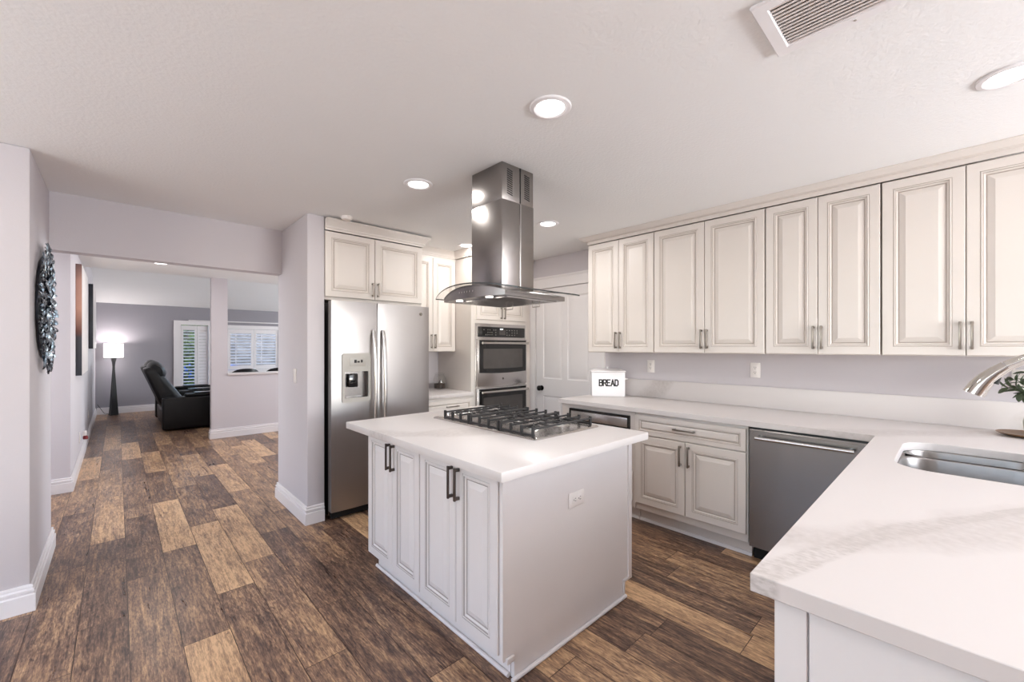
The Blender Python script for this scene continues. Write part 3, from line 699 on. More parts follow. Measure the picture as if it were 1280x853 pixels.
# ---- cooktop (long axis along Y)
CX0, CX1, CY0, CY1 = 1.535, 2.088, 1.455, 2.405
ck = thing('gas_cooktop', 'stainless five-burner gas cooktop with black grates set in the island top', 'cooktop', (0, 0, .9145))
b = B(); b.rings([[(x, y, z) for x, y in rrect(CX0+d, CX1-d, CY0+d, CY1-d, .015, 4)] for d, z in ((0, 0), (0, .004), (.006, .009), (.018, .011), (.022, .008), (.06, .0085))]); b.build('tray', 'steel', ck, angle=25)
gx0, gx1 = CX0+.03, CX1-.03; gy0, gy1 = CY0+.035, CY1-.095
gl = (gy1-gy0)/3
burn = []
for k in range(3):
    y0, y1 = gy0+gl*k+.003, gy0+gl*(k+1)-.003; zt = .049
    ym = (y0+y1)/2; xm = (gx0+gx1)/2
    cs = [(gx0+.135, ym), (gx1-.135, ym)] if k != 1 else [(xm, ym)]
    burn += [(cx_, cy_, .055 if k == 1 else .043) for cx_, cy_ in cs]
    b = B()
    for q in range(4):
        yy = y0+.008+(y1-y0-.016)*q/3
        segs = [(gx0, gx1)]
        if q in (1, 2):
            segs = []; x = gx0
            for cx_, cy_ in cs: segs.append((x, cx_-.018)); x = cx_+.018
            segs.append((x, gx1))
        for xa, xb in segs: b.tube([(xa, yy, zt), (xb, yy, zt)], .0068, 4)
        for xx in (gx0, gx1):
            b.box(xx-.007, xx+.007, yy-.007, yy+.007, .0092, zt+.012, .002)
    for xx in (gx0, gx1): b.tube([(xx, y0, .0165), (xx, y1, .0165)], .008, 4)
    b.tube([(xm, y0+.006, zt-.002), (xm, y1-.006, zt-.002)], .0065, 4)
    for cx_, cy_ in cs:
        for an in (45, 135, 225, 315):
            dx, dy = math.cos(math.radians(an)), math.sin(math.radians(an))
            b.tube([(cx_+dx*.03, cy_+dy*.03, zt+.003), (cx_+dx*.115, cy_+dy*.115, zt+.001)], .0055, 4)
        b.tube([(cx_, cy_-.03, zt+.002), (cx_, y0+.006, zt+.001)], .0055, 4); b.tube([(cx_, cy_+.03, zt+.002), (cx_, y1-.006, zt+.001)], .0055, 4)
    b.build('grate', 'iron', ck, smooth=False)
for cx_, cy_, r in burn:
    o = B().lathe([(r*1.45, .0088), (r*1.4, .012), (r*1.0, .016), (r*.98, .024), (r*.9, .026)], (cx_, cy_, 0), 28).build('burner', 'grate_tip', ck)
    B().lathe([(r*.82, .0262), (r*.86, .029), (r*.8, .034), (0, .035)], (cx_, cy_, 0), 28).build('burner_cap', 'iron', o)
for i in range(5):
    xk = CX0+.10+i*.088
    o = B().lathe([(.020, .009), (.021, .013), (.017, .017), (.0155, .035), (.013, .038)], (xk, CY1-.048, 0), 20).build('control_knob', 'steel', ck)
    B().box(xk-.0025, xk+.0025, CY1-.048-.016, CY1-.048+.016, .0385, .0425, .001).build('grip', 'steel', o)

# ---- range hood
hood = thing('range_hood', 'stainless island range hood with curved glass canopy hanging from the ceiling above the cooktop', 'range hood', (0, 0, 0))
HX0, HX1, HY0, HY1 = 1.575, 1.83, 1.752, 2.03
b = B(); b.box(HX0+.002, HX1-.002, HY0+.002, HY1-.002, 2.225, H-.001, .001); b.build('upper_chimney', 'steelv', hood)
b = B(); b.box(HX0, HX1, HY0, HY1, 1.725, 2.23, .001); b.build('lower_chimney', 'steelv', hood)
b = B(); b.box(1.716, 1.723, HY0+.0003, HY0+.0018, 2.232, H-.002, 0); b.build('chimney_seam', 'dark', hood)
B().box(1.715, 1.725, HY0-.0025, HY0-.0002, 1.73, 2.225, .001).build('chimney_seam', 'steel', hood)
for x0 in (1.615, 1.755):
    b = B()
    for i in range(12):
        z = 2.265+i*.0125
        b.prism([(x0, z+.004), (x0+.042, z-.004), (x0+.042, z+.001), (x0, z+.009)], HY0+.0006, HY0+.0018, 'Y')
    b.build('vent_slots', 'dark', hood, smooth=False)
YC, HW = 1.88, .372        # glass canopy centre and half width in Y
def gz(y, x=1.45): q = (y-YC)/HW; return 1.740-.045*q*q
def gfx(y): q = (y-YC)/HW; return 1.375+.085*q*q    # curved front edge
R0, R1 = [], []
N = 28
b = B(); top = []
for i in range(N+1):
    y = YC-HW+2*HW*i/N; z = gz(y)
    top.append([(gfx(y)+(1.965-gfx(y))*j/10, y, z) for j in range(11)])
vt = [[b.bm.verts.new(p) for p in r] for r in top]; vb = [[b.bm.verts.new((p[0], p[1], p[2]-.007)) for p in r] for r in top]
def inchim(i, j):
    y = YC-HW+2*HW*(i+.5)/N; x = gfx(y)+(1.965-gfx(y))*(j+.5)/10; return False
for i in range(N):
    for j in range(10):
        b.bm.faces.new((vt[i][j], vt[i][j+1], vt[i+1][j+1], vt[i+1][j])); b.bm.faces.new((vb[i][j], vb[i+1][j], vb[i+1][j+1], vb[i][j+1]))
    for j in (0, 10):
        f = b.bm.faces.new((vt[i][j], vt[i+1][j], vb[i+1][j], vb[i][j])); f.material_index = 1
for j in range(10):
    for i in (0, N):
        f = b.bm.faces.new((vt[i][j], vt[i][j+1], vb[i][j+1], vb[i][j])); f.material_index = 1
b.build('glass_canopy', ('hoodglass', 'glassedge'), hood, angle=30)
# body under the glass: front face curved in plan and arched on top, flat bottom
BY0, BY1, BZ = 1.60, 2.15, 1.662
R = []; 
for i in range(17):
    y = BY0+(BY1-BY0)*i/16; fx = gfx(y)+.035; zt = min(gz(y)-.0078, 1.7315-.044*((y-1.875)/.275)**2)
    R.append([(fx, y, BZ), (fx, y, zt), (1.94, y, zt), (1.94, y, BZ)])
b = B(); b.rings(R); b.build('motor_body', 'steeld', hood, angle=30)
for k in range(2):
    y0 = BY0+.03+k*.235; b = B(); b.plate(rect(1.50, 1.90, y0, y0+.225), [rect(1.515+.0245*i, 1.515+.0245*i+.010, y0+.02, y0+.205) for i in range(15)], BZ-.006, BZ-.0005, 'Z')
    f = b.build('baffle_filter', 'steel', hood, smooth=False); 
    yy = y0+.11; B().tube([(1.84, yy-.03, BZ-.006), (1.84, yy-.03, BZ-.03), (1.84, yy+.03, BZ-.03), (1.84, yy+.03, BZ-.006)], .0025, 8).build('handle', 'nickel', f)
for y in (1.73, 2.0):
    B().cyl((1.462, y, BZ-.004), .02, .0035, 20).build('lamp_lens', 'led2', hood)
for i in range(6):
    y = 1.81+i*.024
    B().cyl((gfx(y)+.0335, y, 1.697), .0055, .0015, 12, 0, 'X').build('control_button', 'chrome', hood)

# ---- wall run with the refrigerator
FY = 3.377
fr = thing('refrigerator', 'stainless side-by-side refrigerator with water dispenser beside the stub wall', 'refrigerator', (0, 0, 0))
FX0, FX1, FXS = 1.228, 2.122, 1.612
B().box(FX0+.004, FX1-.004, FY+.085, 4.16, .03, 1.748, .004).build('body', 'steeld', fr)
B().box(FX0+.02, FX1-.02, FY+.05, FY+.084, .012, .085).build('grille', 'dark', fr)
B().box(FX0+.003, FX1-.003, FY+.0725, FY+.0845, .07, 1.75).build('door_gasket', 'dark', fr)
def fdoor(x0, x1, holes, name):
    # convex door: rings along x, slight bulge
    b = B(); n = 14; R = []
    prof = []
    for i in range(n+1):
        u = i/n; x = x0+(x1-x0)*u; bul = .007*(1-(2*u-1)**2); e = .004 if i in (0, n) else 0
        prof.append((x, FY+.007-bul+e))
    pts = prof+[(x1, FY+.072), (x0, FY+.072)]
    if not holes:
        b.rings([[(x, y, z) for x, y in pts] for z in (.075, 1.762)])
    else:
        hx0, hx1, hz0, hz1 = holes
        # four pieces around the dispenser recess, sharing one outline
        def strip(xa, xb, za, zb):
            q = [(x, y) for x, y in prof if xa < x < xb]
            def yy(x): u = (x-x0)/(x1-x0); return FY+.007-.007*(1-(2*u-1)**2)
            q = [(xa, yy(xa))]+q+[(xb, yy(xb))]
            b.rings([[(x, y, z) for x, y in q+[(xb, FY+.072), (xa, FY+.072)]] for z in (za, zb)])
        strip(x0, x1, .075, hz0); strip(x0, x1, hz1, 1.762); strip(x0, hx0, hz0, hz1); strip(hx1, x1, hz0, hz1)
        bmesh.ops.remove_doubles(b.bm, verts=b.bm.verts, dist=.0001)
        seen = {}; kill = []
        for f in b.bm.faces:
            c = f.calc_center_median(); key = (round(c.x, 3), round(c.y, 3), round(c.z, 3))
            if key in seen: kill += [f, seen[key]]
            seen[key] = f
    return b.build(name, 'steelfr', fr, angle=20)
M['steelfr'] = mat('fridge_stainless', (172, 168, 167), .36, 1, bump=(7, .10, .006, (1, 1, 1.4)), var=(3, .02))
d1 = fdoor(FX0, FXS-.004, (1.322, 1.535, .955, 1.322), 'freezer_door'); d1['label'] = 'left refrigerator door with ice and water dispenser'
d2 = fdoor(FXS+.004, FX1, None, 'fridge_door')
def fhandle(x, parent):
    pts = []
    for i in range(13):
        u = i/12; z = .50+(1.525-.50)*u; y = FY-.018-.042*math.sin(PI*u)**.6; pts.append((x, y, z))
    B().tube(pts, .0145, 12, flat=.9).box(x-.011, x+.011, FY-.022, FY+.0005, 1.495, 1.535, .004).box(x-.011, x+.011, FY-.022, FY+.0005, .49, .53, .004).build('handle', 'steel', parent)
fhandle(1.568, d1); fhandle(1.654, d2)
dp = B(); dp.plate(rrect(1.308, 1.549, .938, 1.338, .022, 6), [rrect(1.330, 1.527, .975, 1.19, .010, 4)], FY-.008, FY+.004, 'Y'); dp = dp.build('dispenser_frame', 'pot', fr, smooth=False)
b = B(); b.box(1.324, 1.533, FY+.062, FY+.068, .957, 1.195); b.box(1.324, 1.329, FY+.004, FY+.062, .957, 1.195); b.box(1.528, 1.533, FY+.004, FY+.062, .957, 1.195); b.box(1.329, 1.528, FY+.004, FY+.062, .957, .975); b.box(1.329, 1.528, FY+.004, FY+.062, 1.19, 1.20)
b.build('dispenser_recess', 'steeld', dp, smooth=False)
B().box(1.372, 1.45, FY+.018, FY+.04, 1.06, 1.17, .006).build('dispenser_paddle', 'blackglass', dp)
B().box(1.37, 1.50, FY-.0105, FY-.0082, 1.235, 1.30, .001).build('dispenser_display', 'pot', dp)
b = B(); b.box(1.405, 1.425, FY-.0125, FY-.0108, 1.26, 1.285); b.box(1.43, 1.45, FY-.0125, FY-.0108, 1.262, 1.275); b.box(1.46, 1.475, FY-.0125, FY-.0108, 1.262, 1.285); b.build('display_icons', 'text', dp, smooth=False)
B().cyl((2.03, FY-.004, 1.692), .016, .008, 24, 0, 'Y').build('round_badge', 'chrome', fr)
def ring_badge(x, y, z, r, parent):
    """little round monogram: ring and two curled letters"""
    b = B(); n = 24
    R = []
    for i in range(n+1):
        a = 2*PI*i/n; R.append((x+r*.82*math.cos(a), y, z+r*.82*math.sin(a)))
    b.tube(R, r*.09, 5)
    for sx in (-.32, .32):
        q = [(x+sx*r+r*.25*math.cos(a), y, z+r*.36*math.sin(a)) for a in [(.25+i*1.5/8)*PI*(1) for i in range(9)]]
        b.tube(q, r*.085, 5)
    b.build('monogram', 'text', parent)
ring_badge(2.03, FY-.005, 1.692, .014, fr)

OY = 3.50
t = thing('wall_cabinet', 'cream two-door cabinet above the refrigerator', 'cabinet', (1.213, OY, 0))
carcass(t, .897, 4.178-OY, 1.775, 2.335)
add_door(t, .003, 1.80, .418, .53, .398, 1.885, .12); add_door(t, .426, 1.80, .465, .53, .448, 1.885, .12)
def crownN(name, path, h0, h1, out): return crown(name, path, h0, h1, out)
crownN('trim_4', [(1.212, OY-.022), (2.112, OY-.022), (2.112, 4.178)], 2.336, 2.424, .06)
t = thing('ceiling_sensor', 'small white round detector on the ceiling above the refrigerator cabinet', 'detector', (1.34, 3.36, H-.0005))
B().lathe([(.045, 0), (.045, -.012), (.036, -.026), (.0, -.028)], (0, 0, 0), 28).build('housing', 'plate', t)
B().box(-.012, .012, -.055, -.046, -.014, -.004, .002).build('clip', 'plate', t)

# small counter between refrigerator and ovens
t = thing('base_cabinet', 'cream base cabinet with a drawer between the refrigerator and the ovens', 'cabinet', (2.135, 3.535, 0))
carcass(t, .605, .64, .11, BT)
add_door(t, .006, .70, .593, .15, .34, .785, .15, name='drawer', vert=False); add_door(t, .006, .13, .593, .56, .05, .62)
B().box(0, .605, .06, .08, .001, .109).build('toe_kick', 'cab', t)
o = B().box(2.135, 2.742, 3.505, 4.178, .876, .914, .002).build('side_countertop', 'quartz'); tag(o, 'short white quartz counter between the refrigerator and the ovens', 'countertop')
t = thing('wall_cabinet', 'tall cream wall cabinet over the short counter beside the oven tower', 'cabinet', (2.14, 3.845, 0))
carcass(t, .601, .331, UB, 2.35); add_door(t, .004, UB+.004, .300, .995, .284, 1.45); add_door(t, .308, UB+.004, .290, .995, .330, 1.45)
# oven tower
TX0, TX1, TY = 2.745, 3.60, 3.55
t = thing('oven_cabinet', 'tall cream cabinet tower around the double wall oven with two small doors on top', 'cabinet', (TX0, TY, 0))
b = B(); b.plate(rect(0, TX1-TX0, .10, 2.36), [rect(.055, .805, .315, 1.645)], 0, .02, 'Y'); b.box(0, .02, .02, .628, .10, 2.36); b.box(TX1-TX0-.02, TX1-TX0, .02, .628, .10, 2.36); b.box(.02, TX1-TX0-.02, .02, .628, 2.34, 2.36); b.box(.02, TX1-TX0-.02, .02, .628, .29, .31); b.box(.02, TX1-TX0-.02, .02, .628, 1.66, 1.68)
b.build('body', 'cab', t, smooth=False)
add_door(t, .065, 1.69, .365, .655, .408, 1.77, .13); add_door(t, .436, 1.69, .365, .655, .458, 1.77, .13)
add_door(t, .05, .12, .76, .165, .43, .22, .15, name='drawer', vert=False)
B().box(0, TX1-TX0, .06, .08, .001, .099).build('toe_kick', 'cab', t)
ov = thing('double_wall_oven', 'stainless and black double wall oven built into the cream tower', 'oven', (TX0, TY, 0))
OX0, OX1 = .052, .808
B().box(OX0+.01, OX1-.01, .0, .55, .32, 1.64).build('oven_body', 'black', ov)
B().box(OX0, OX1, -.014, -.001, .315, 1.648, .002).build('trim_frame', 'steel', ov)
B().box(OX0+.03, OX1-.02, -.022, -.0145, 1.50, 1.612, .002).build('control_panel', 'blackglass', ov)
b = B()
B().box(.395, .44, -.0235, -.0225, 1.585, 1.597).build('clock_display', 'display', ov)
B().box(.385, .475, -.0232, -.0222, 1.525, 1.580).build('touch_pad', 'ovenglass', ov)
rn = random.Random(2)
for side in ((.16, .36), (.50, .78)):
    for i in range(7):
        for j in range(3):
            if rn.random() < .7: b.cyl((side[0]+i*(side[1]-side[0])/7, -.0235, 1.525+j*.027), .0045, .001, 8, 0, 'Y')
b.build('control_icons', 'pot', ov)
for (z0, z1) in ((.965, 1.478), (.345, .945)):
    d = B().box(OX0+.005, OX1-.005, -.040, -.0145, z0, z1, .003).build('oven_door', 'steel', ov)
    zw1 = z1-.012; zw0 = z0+.145
    def arc(x0, x1, z0_, z1_, sag): return [(x0, z1_), (x0, z0_)]+[(x0+(x1-x0)*i/10, z0_-sag*(1-(2*i/10-1)**2)) for i in range(1, 10)]+[(x1, z0_), (x1, z1_)]
    B().prism(arc(OX0+.03, OX1-.02, zw0, zw1, .012), -.043, -.0402, 'Y').build('door_glass', 'blackglass', d, smooth=False)
    B().prism(arc(OX0+.085, OX1-.075, zw0+.045, zw1-.095, .004), -.0436, -.0431, 'Y').build('viewing_window', 'ovenglass', d, smooth=False)
    hz = z1-.045
    B().tube([(OX0+.04, -.085, hz), (OX1-.025, -.085, hz)], .0135, 12).box(OX0+.045, OX0+.065, -.085, -.0435, hz-.009, hz+.009, .002).box(OX1-.05, OX1-.03, -.085, -.0435, hz-.009, hz+.009, .002).build('handle', 'chrome', d)
bd = B().cyl((.425, -.0415, 1.035), .013, .002, 20, 0, 'Y').build('round_badge', 'nickel', ov)
ring_badge(.425, -.0425, 1.035, .011, ov)
crownN('trim_5', [(2.118, 3.825), (2.735, 3.825), (2.735, 3.535), (3.655, 3.535)], 2.362, H-.0005, .055)
tag(B().box(2.14, 2.742, 3.826, 3.843, 2.336, 2.361).build('frieze_rail', 'cab'), 'cream rail between the tall wall cabinet and its crown moulding', 'rail')
tag(B().box(TX1+.002, WX-.002, 3.56, 3.58, .0, 2.36).build('filler_panel', 'cab'), 'cream filler strip between the oven tower and the white door casing', 'filler panel')

# jar
jr = thing('glass_jar', 'clear glass jar with dark contents on the short counter', 'jar', (2.66, 4.02, .9146))
B().lathe([(.060, 0), (.068, .008), (.070, .05), (.070, .12), (.062, .142), (.052, .150), (.052, .165), (.049, .165), (.049, .150), (.060, .138), (.066, .12), (.066, .05), (.064, .010), (.0, .009)], (0, 0, 0), 32).build('jar_body', 'glass', jr)
B().lathe([(.060, .011), (.0625, .02), (.0625, .062), (.0, .066)], (0, 0, 0), 28).build('contents', 'soil', jr)
B().tube([(0, .01, .066), (.01, 0, .11)], [.006, .003], 8).build('scoop', 'black', jr)
B().lathe([(.051, .1655), (.056, .168), (.056, .178), (.03, .186), (.0, .188)], (0, 0, 0), 28).build('lid', 'glass', jr)

# bread box
u = Vector((.21, -.243)).normalized()
bb = thing('bread_box', 'white enamel box lettered BREAD at the left end of the back counter', 'bread box', (3.330, 2.410, .9146), math.atan2(u.y, u.x))
BW, BD, BH = .315, .155, .232
B().box(0, BW, 0, BD, 0, BH, .006).build('box_body', 'white', bb)
b = B(); b.rings([[(-.006, -.006, BH+.0005), (BW+.006, -.006, BH+.0005), (BW+.006, BD+.006, BH+.0005), (-.006, BD+.006, BH+.0005)],
                  [(-.006, -.006, BH+.012), (BW+.006, -.006, BH+.012), (BW+.006, BD+.006, BH+.012), (-.006, BD+.006, BH+.012)],
                  [(.04, .05, BH+.032), (BW-.04, .05, BH+.032), (BW-.04, BD-.05, BH+.032), (.04, BD-.05, BH+.032)]])
lid = b.build('lid', 'white', bb)
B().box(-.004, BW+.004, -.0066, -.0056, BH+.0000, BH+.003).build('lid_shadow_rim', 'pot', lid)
B().lathe([(.007, BH+.0322), (.006, BH+.040), (.011, BH+.046), (.007, BH+.053), (0, BH+.054)], (BW/2, BD/2, 0), 16).build('lid_knob', 'white', lid)
B().tube([(BW+.0005, BD*.35, .165), (BW+.03, BD*.35, .165), (BW+.03, BD*.65, .165), (BW+.0005, BD*.65, .165)], .006, 8).build('side_handle', 'white', bb)
# lettering built from strokes
def letters(text, h, pitch, sw):
    S = {'B': [[(0, 0), (0, 1)], [(0, 1), (.42, 1), (.56, .9), (.56, .62), (.42, .53), (0, .53)], [(.42, .53), (.6, .42), (.6, .1), (.44, 0), (0, 0)]],
         'R': [[(0, 0), (0, 1)], [(0, 1), (.42, 1), (.58, .88), (.58, .6), (.42, .48), (0, .48)], [(.32, .48), (.6, 0)]],
         'E': [[(.55, 1), (0, 1), (0, 0), (.55, 0)], [(0, .52), (.46, .52)]],
         'A': [[(0, 0), (.3, 1), (.6, 0)], [(.11, .32), (.49, .32)]],
         'D': [[(0, 0), (0, 1)], [(0, 1), (.36, 1), (.58, .82), (.58, .18), (.36, 0), (0, 0)]]}
    b = B()
    for i, ch in enumerate(text):
        for st in S[ch]:
            for (x0, z0), (x1, z1) in zip(st, st[1:]):
                a = Vector((x0*h*.84, z0*h)); c = Vector((x1*h*.84, z1*h)); d = (c-a).normalized()*sw*.5; n_ = Vector((-d.y, d.x)); a = a-d*.9; c = c+d*.9
                ox = i*pitch
                b.prism([(ox+p.x, p.y) for p in (a-n_, c-n_, c+n_, a+n_)], -.0012, -.0003, 'Y')
    return b
b = letters('BREAD', .056, .0372, .0115); o = b.build('lettering', 'text', bb, smooth=False); o.location = (.072, 0, .103)

# ---- door in the right wall
dr = struct(thing('door_1', None, None, (WX-.001, 3.462, 0), R90))
def slab():
    w_, h_ = .855, 2.07; b = B(); t_ = .012
    cols = [(.11, .40), (.475, .765)]; rows = [(1.02, 1.97), (.16, .82)]
    holes = [rect(x0, x1, z0, z1) for x0, x1 in cols for z0, z1 in rows]
    b.plate(rect(0, w_, .008, h_), holes, -t_, -.001, 'Y')
    for x0, x1 in cols:
        for z0, z1 in rows:
            R = [[(x0+d, y, z0+d), (x1-d, y, z0+d), (x1-d, y, z1-d), (x0+d, y, z1-d)] for d, y in ((0, -t_), (.010, -.005), (.022, -.004), (.05, -.010))]
            b.rings(R, cap0=False)
    return b
slab().build('door_slab', 'trim', dr, angle=15)
b = B(); b.plate([(-.115, .001), (-.115, 2.19), (.975, 2.19), (.975, .001), (.861, .001), (.861, 2.08), (-.006, 2.08), (-.006, .001)], [], -.024, -.0005, 'Y'); b.box(-.128, .988, -.030, -.0005, 2.19, 2.215, .003)
b.build('door_casing', 'trim', dr, smooth=False)
o = B().lathe([(.030, -.0125), (.030, -.018), (.012, -.022), (.011, -.040), (.024, -.048), (.031, -.058), (.029, -.070), (.016, -.078), (0, -.079)], (.06+.03, 0, .905), 28, 0, 'Y').build('door_knob', 'brass', dr)
struct(B().box(WX-.026, WX-.001, 3.597, 3.60, 1.2, 1.9).build('trim_6', 'nickel')) if False else None

# ---- outlets and switches (front towards local -Y)
def outlet(label, loc, rz, w_=.072, h_=.118, group='outlets above the back counter', horiz=False, kind='outlet'):
    t = thing('wall_outlet' if kind == 'outlet' else 'light_switch', label, kind, loc, rz, group)
    B().box(-w_/2, w_/2, -.006, -.0004, -h_/2, h_/2, .002).build('cover_plate', 'plate', t)
    if kind == 'outlet':
        rc = B().box(-.018, .018, -.0085, -.0062, -.035, .035, .002).build('receptacle', 'plate', t) if not horiz else B().box(-.035, .035, -.0085, -.0062, -.018, .018, .002).build('receptacle', 'plate', t)
        b = B()
        for s_ in (-1, 1):
            for dx, dz, ww, hh in ((-.006, .004, .0011, .005), (.006, .004, .0011, .004), (0, -.007, .0022, .0022)):
                x, z = (dx, s_*.019+dz) if not horiz else (s_*.019+dz, dx)
                a, c = (ww, hh) if not horiz else (hh, ww)
                b.box(x-a, x+a, -.0092, -.0086, z-c, z+c)
        b.build('sockets', 'text', rc, smooth=False)
    else:
        B().box(-.016, .016, -.0095, -.0062, -.032, .032, .003).build('rocker', 'plate', t)
    return t
outlet('white wall outlet above the backsplash near the bread box', (WX, 1.982, 1.208), R90)
outlet('white wall outlet in the middle of the backsplash wall, above the wide drawer cabinet', (WX, 1.09, 1.206), R90)
outlet('white double-width wall outlet behind the eucalyptus and faucet', (WX, -.275, 1.205), R90, .118, .118)
outlet('white horizontal outlet on the island end panel', (1.62, 1.2655, .655), 0, .118, .072, None, True)
outlet('white switch on the side of the stub wall left of the refrigerator', (1.08, 3.787, 1.15), R90, .074, .118, None, False, 'switch')
outlet('white switch plate low on the hall wall with a plugged-in device', (-.33, 7.1, .32), PI/2, .075, .12, None, False, 'switch')
outlet('small white outlet farther along the hall wall near the floor', (-.33, 9.1, .36), PI/2, .07, .115, None, False, 'outlet')
nl = thing('night_light', 'small plug-in air freshener with dark red base on the hall wall', 'air freshener', (-.3195, 7.55, .30))
B().box(.0, .035, -.025, .025, -.03, .03, .006).build('housing', 'plate', nl); B().lathe([(.02, -.075), (.024, -.07), (.024, -.04), (.012, -.0305)], (.024, 0, 0), 16).build('scent_bottle', 'red', nl)

# ---- ceiling lights
def downlight(x, y, label, power=5, first=[None]):
    t = thing('recessed_light', label, 'ceiling light', (x, y, H-.0008), 0, 'recessed ceiling lights')
    b = B(); b.lathe([(.062, 0), (.062, -.004), (.072, -.009), (.088, -.006), (.092, -.0015), (.092, 0)], (0, 0, 0), 40); b.build('trim_ring', 'white', t)
    B().lathe([(.0615, -.0005), (.0615, -.0045), (.04, -.006), (0, -.0065)], (0, 0, 0), 32).build('lens', 'led', t)
    l = bpy.data.lights.new('downlight', 'AREA'); l.shape = 'DISK'; l.size = .12; l.energy = power; l.color = (1, .965, .925)
    o = bpy.data.objects.new('downlight_lamp', l); COL.objects.link(o); o.parent = t; o.location = (0, 0, -.012)
    return t
downlight(1.378, 1.217, 'large round recessed ceiling light nearest the camera, above the island', 4)
downlight(1.408, 2.372, 'recessed ceiling light left of the range hood chimney', 7)
downlight(2.661, 2.377, 'recessed ceiling light right of the range hood chimney', 9)
downlight(2.506, -.142, 'recessed ceiling light cut by the right edge of the photo', 1.0)
downlight(2.613, 3.456, 'small recessed ceiling light half hidden behind the range hood chimney', 4)
downlight(.393, 6.817, 'recessed ceiling light in the hall beyond the header beam', 8)
downlight(.9, -1.6, 'added unseen fill downlight behind the camera, right one of the pair', 7)  # unseen lamp added to brighten the near kitchen
downlight(1.38, .08, 'recessed ceiling light above the photographer, out of frame', 2)
downlight(-1.2, -1.6, 'added unseen fill downlight behind the camera, left one of the pair', 12)  # second unseen lamp added behind the camera for fill
downlight(-1.6, 5.1, 'added unseen fill downlight in the left branch of the hall')  # unseen lamp added to brighten the hall walls
downlight(-.6, -.4, 'added unseen fill downlight left of the camera, out of frame', 5)  # unseen lamp added beside the camera as fill
downlight(2.6, 6.3, 'added unseen fill downlight over the passage behind the kitchen')  # unseen lamp added to brighten the passage
# vent
vt_ = thing('ceiling_vent', 'white louvered air vent in the ceiling at the top of the photo', 'vent', (0, 0, H-.0006))
VX0, VX1, VY0, VY1 = 1.417, 1.720, -.12, .437
b = B(); b.plate(rect(VX0, VX1, VY0, VY1), [rect(VX0+.042, VX1-.042, VY0+.042, VY1-.042)], -.014, 0, 'Z'); o = b.build('frame', 'white', vt_, smooth=False)
o.modifiers.new('b', 'BEVEL').width = .004
b = B(); x = VX0+.0425
while x < VX1-.055:
    b.rings([[(x, yy, -.0105), (x+.0040, yy, -.0120), (x+.0150, yy, -.0050), (x+.0140, yy, -.0040), (x, yy, -.0090)] for yy in (VY0+.043, VY1-.043)])
    x += .0167
b.build('louvers', 'louver', vt_, smooth=False)
B().cyl((VX1-.02, (VY0+VY1)/2+.06, -.0155), .004, .0015, 12).build('screw', 'pot', vt_)

# ================================================================== WALL ART
def round_art():
    t = thing('wall_art', 'round blue-grey metal leaf wall sculpture on the left wall end', 'wall art', (-.3345, 3.80, 1.625))
    B().lathe([(.30, .004), (.30, .012)], (0, 0, 0), 32, 0, 'X').build('backing', 'flakeA', t)
    rnd = random.Random(3); bs = [B(), B(), B()]
    for ring in range(9):
        r = .03+.042*ring; n = max(5, int(2*PI*r/.045))
        for i in range(n):
            a = 2*PI*(i+rnd.random()*.6)/n; k = rnd.choice([0, 0, 0, 1, 1, 2]); b = bs[k]
            c = Vector((.018+rnd.uniform(-.004, .012), r*math.cos(a), r*math.sin(a)))
            d = Vector((rnd.uniform(0, .22), math.cos(a+rnd.uniform(-.7, .7)), math.sin(a+rnd.uniform(-.7, .7)))).normalized()
            n_ = Vector((1, rnd.uniform(-.5, .5), rnd.uniform(-.5, .5))).normalized()
            c = c - d*.03; c.x = max(c.x, .014)
            s_ = d.cross(n_).normalized(); L_ = rnd.uniform(.05, .075); W_ = rnd.uniform(.012, .019)
            R = []
            for kk, ww in ((0, .15), (.25, .8), (.55, 1), (.85, .6), (1, .06)):
                p = c+d*L_*kk+n_*.012*math.sin(kk*3)
                R.append([p-s_*W_*ww, p+n_*.004, p+s_*W_*ww, p-n_*.002])
            b.rings(R)
    for b, m_ in zip(bs, ('flakeA', 'flakeB', 'flakeC')):
        b.build('metal_leaves', m_, t, angle=60)
round_art()
def canvas(x1, y0, y1, z0, z1, m, fm, label):
    t = thing('wall_picture', label, 'picture', (0, 0, 0))
    B().box(-.3295, x1-.0005, y0, y1, z0, z1, .002).build('frame', m, t)
    B().box(x1-.0003, x1+.0012, y0+.004, y1-.004, z0+.004, z1-.004).build('picture_face', fm, t)
canvas(-.282, 6.508, 7.75, 1.08, 2.29, 'canvas1', 'canvasface', 'tall canvas with copper to slate edge on the left hall wall, nearest the camera')
canvas(-.277, 9.24, 10.45, 1.365, 2.374, 'canvas2', 'canvasface', 'dark-edged canvas farther along the left hall wall')

# ================================================================== LIVING ROOM
lp = thing('floor_lamp', 'black hourglass floor lamp with a glowing white drum shade in the far corner', 'floor lamp', (-.058, 11.80, .0008))
B().lathe([(.085, 0), (.083, .02), (.066, .25), (.05, .5), (.034, .75), (.022, .93), (.021, .99), (.030, 1.07), (.048, 1.15), (.046, 1.165), (.01, 1.17)], (0, 0, 0), 4, 0).xform(Matrix.Rotation(PI/4+.3, 4, 'Z')).build('pedestal', 'lampblack', lp, angle=50)
B().tube([(0, 0, 1.168), (0, 0, 1.40)], .006, 8).build('stem', 'lampblack', lp)
b = B(); b.lathe([(.150, 1.175), (.150, 1.455), (.147, 1.455), (.147, 1.175), (.150, 1.175)], (0, 0, 0), 36, cap0=False, cap1=False); b.build('lamp_shade', 'shade', lp, angle=50)
B().lathe([(.02, 1.30), (.03, 1.33), (.028, 1.36), (0, 1.38)], (0, 0, 0), 16).build('bulb', 'led', lp)
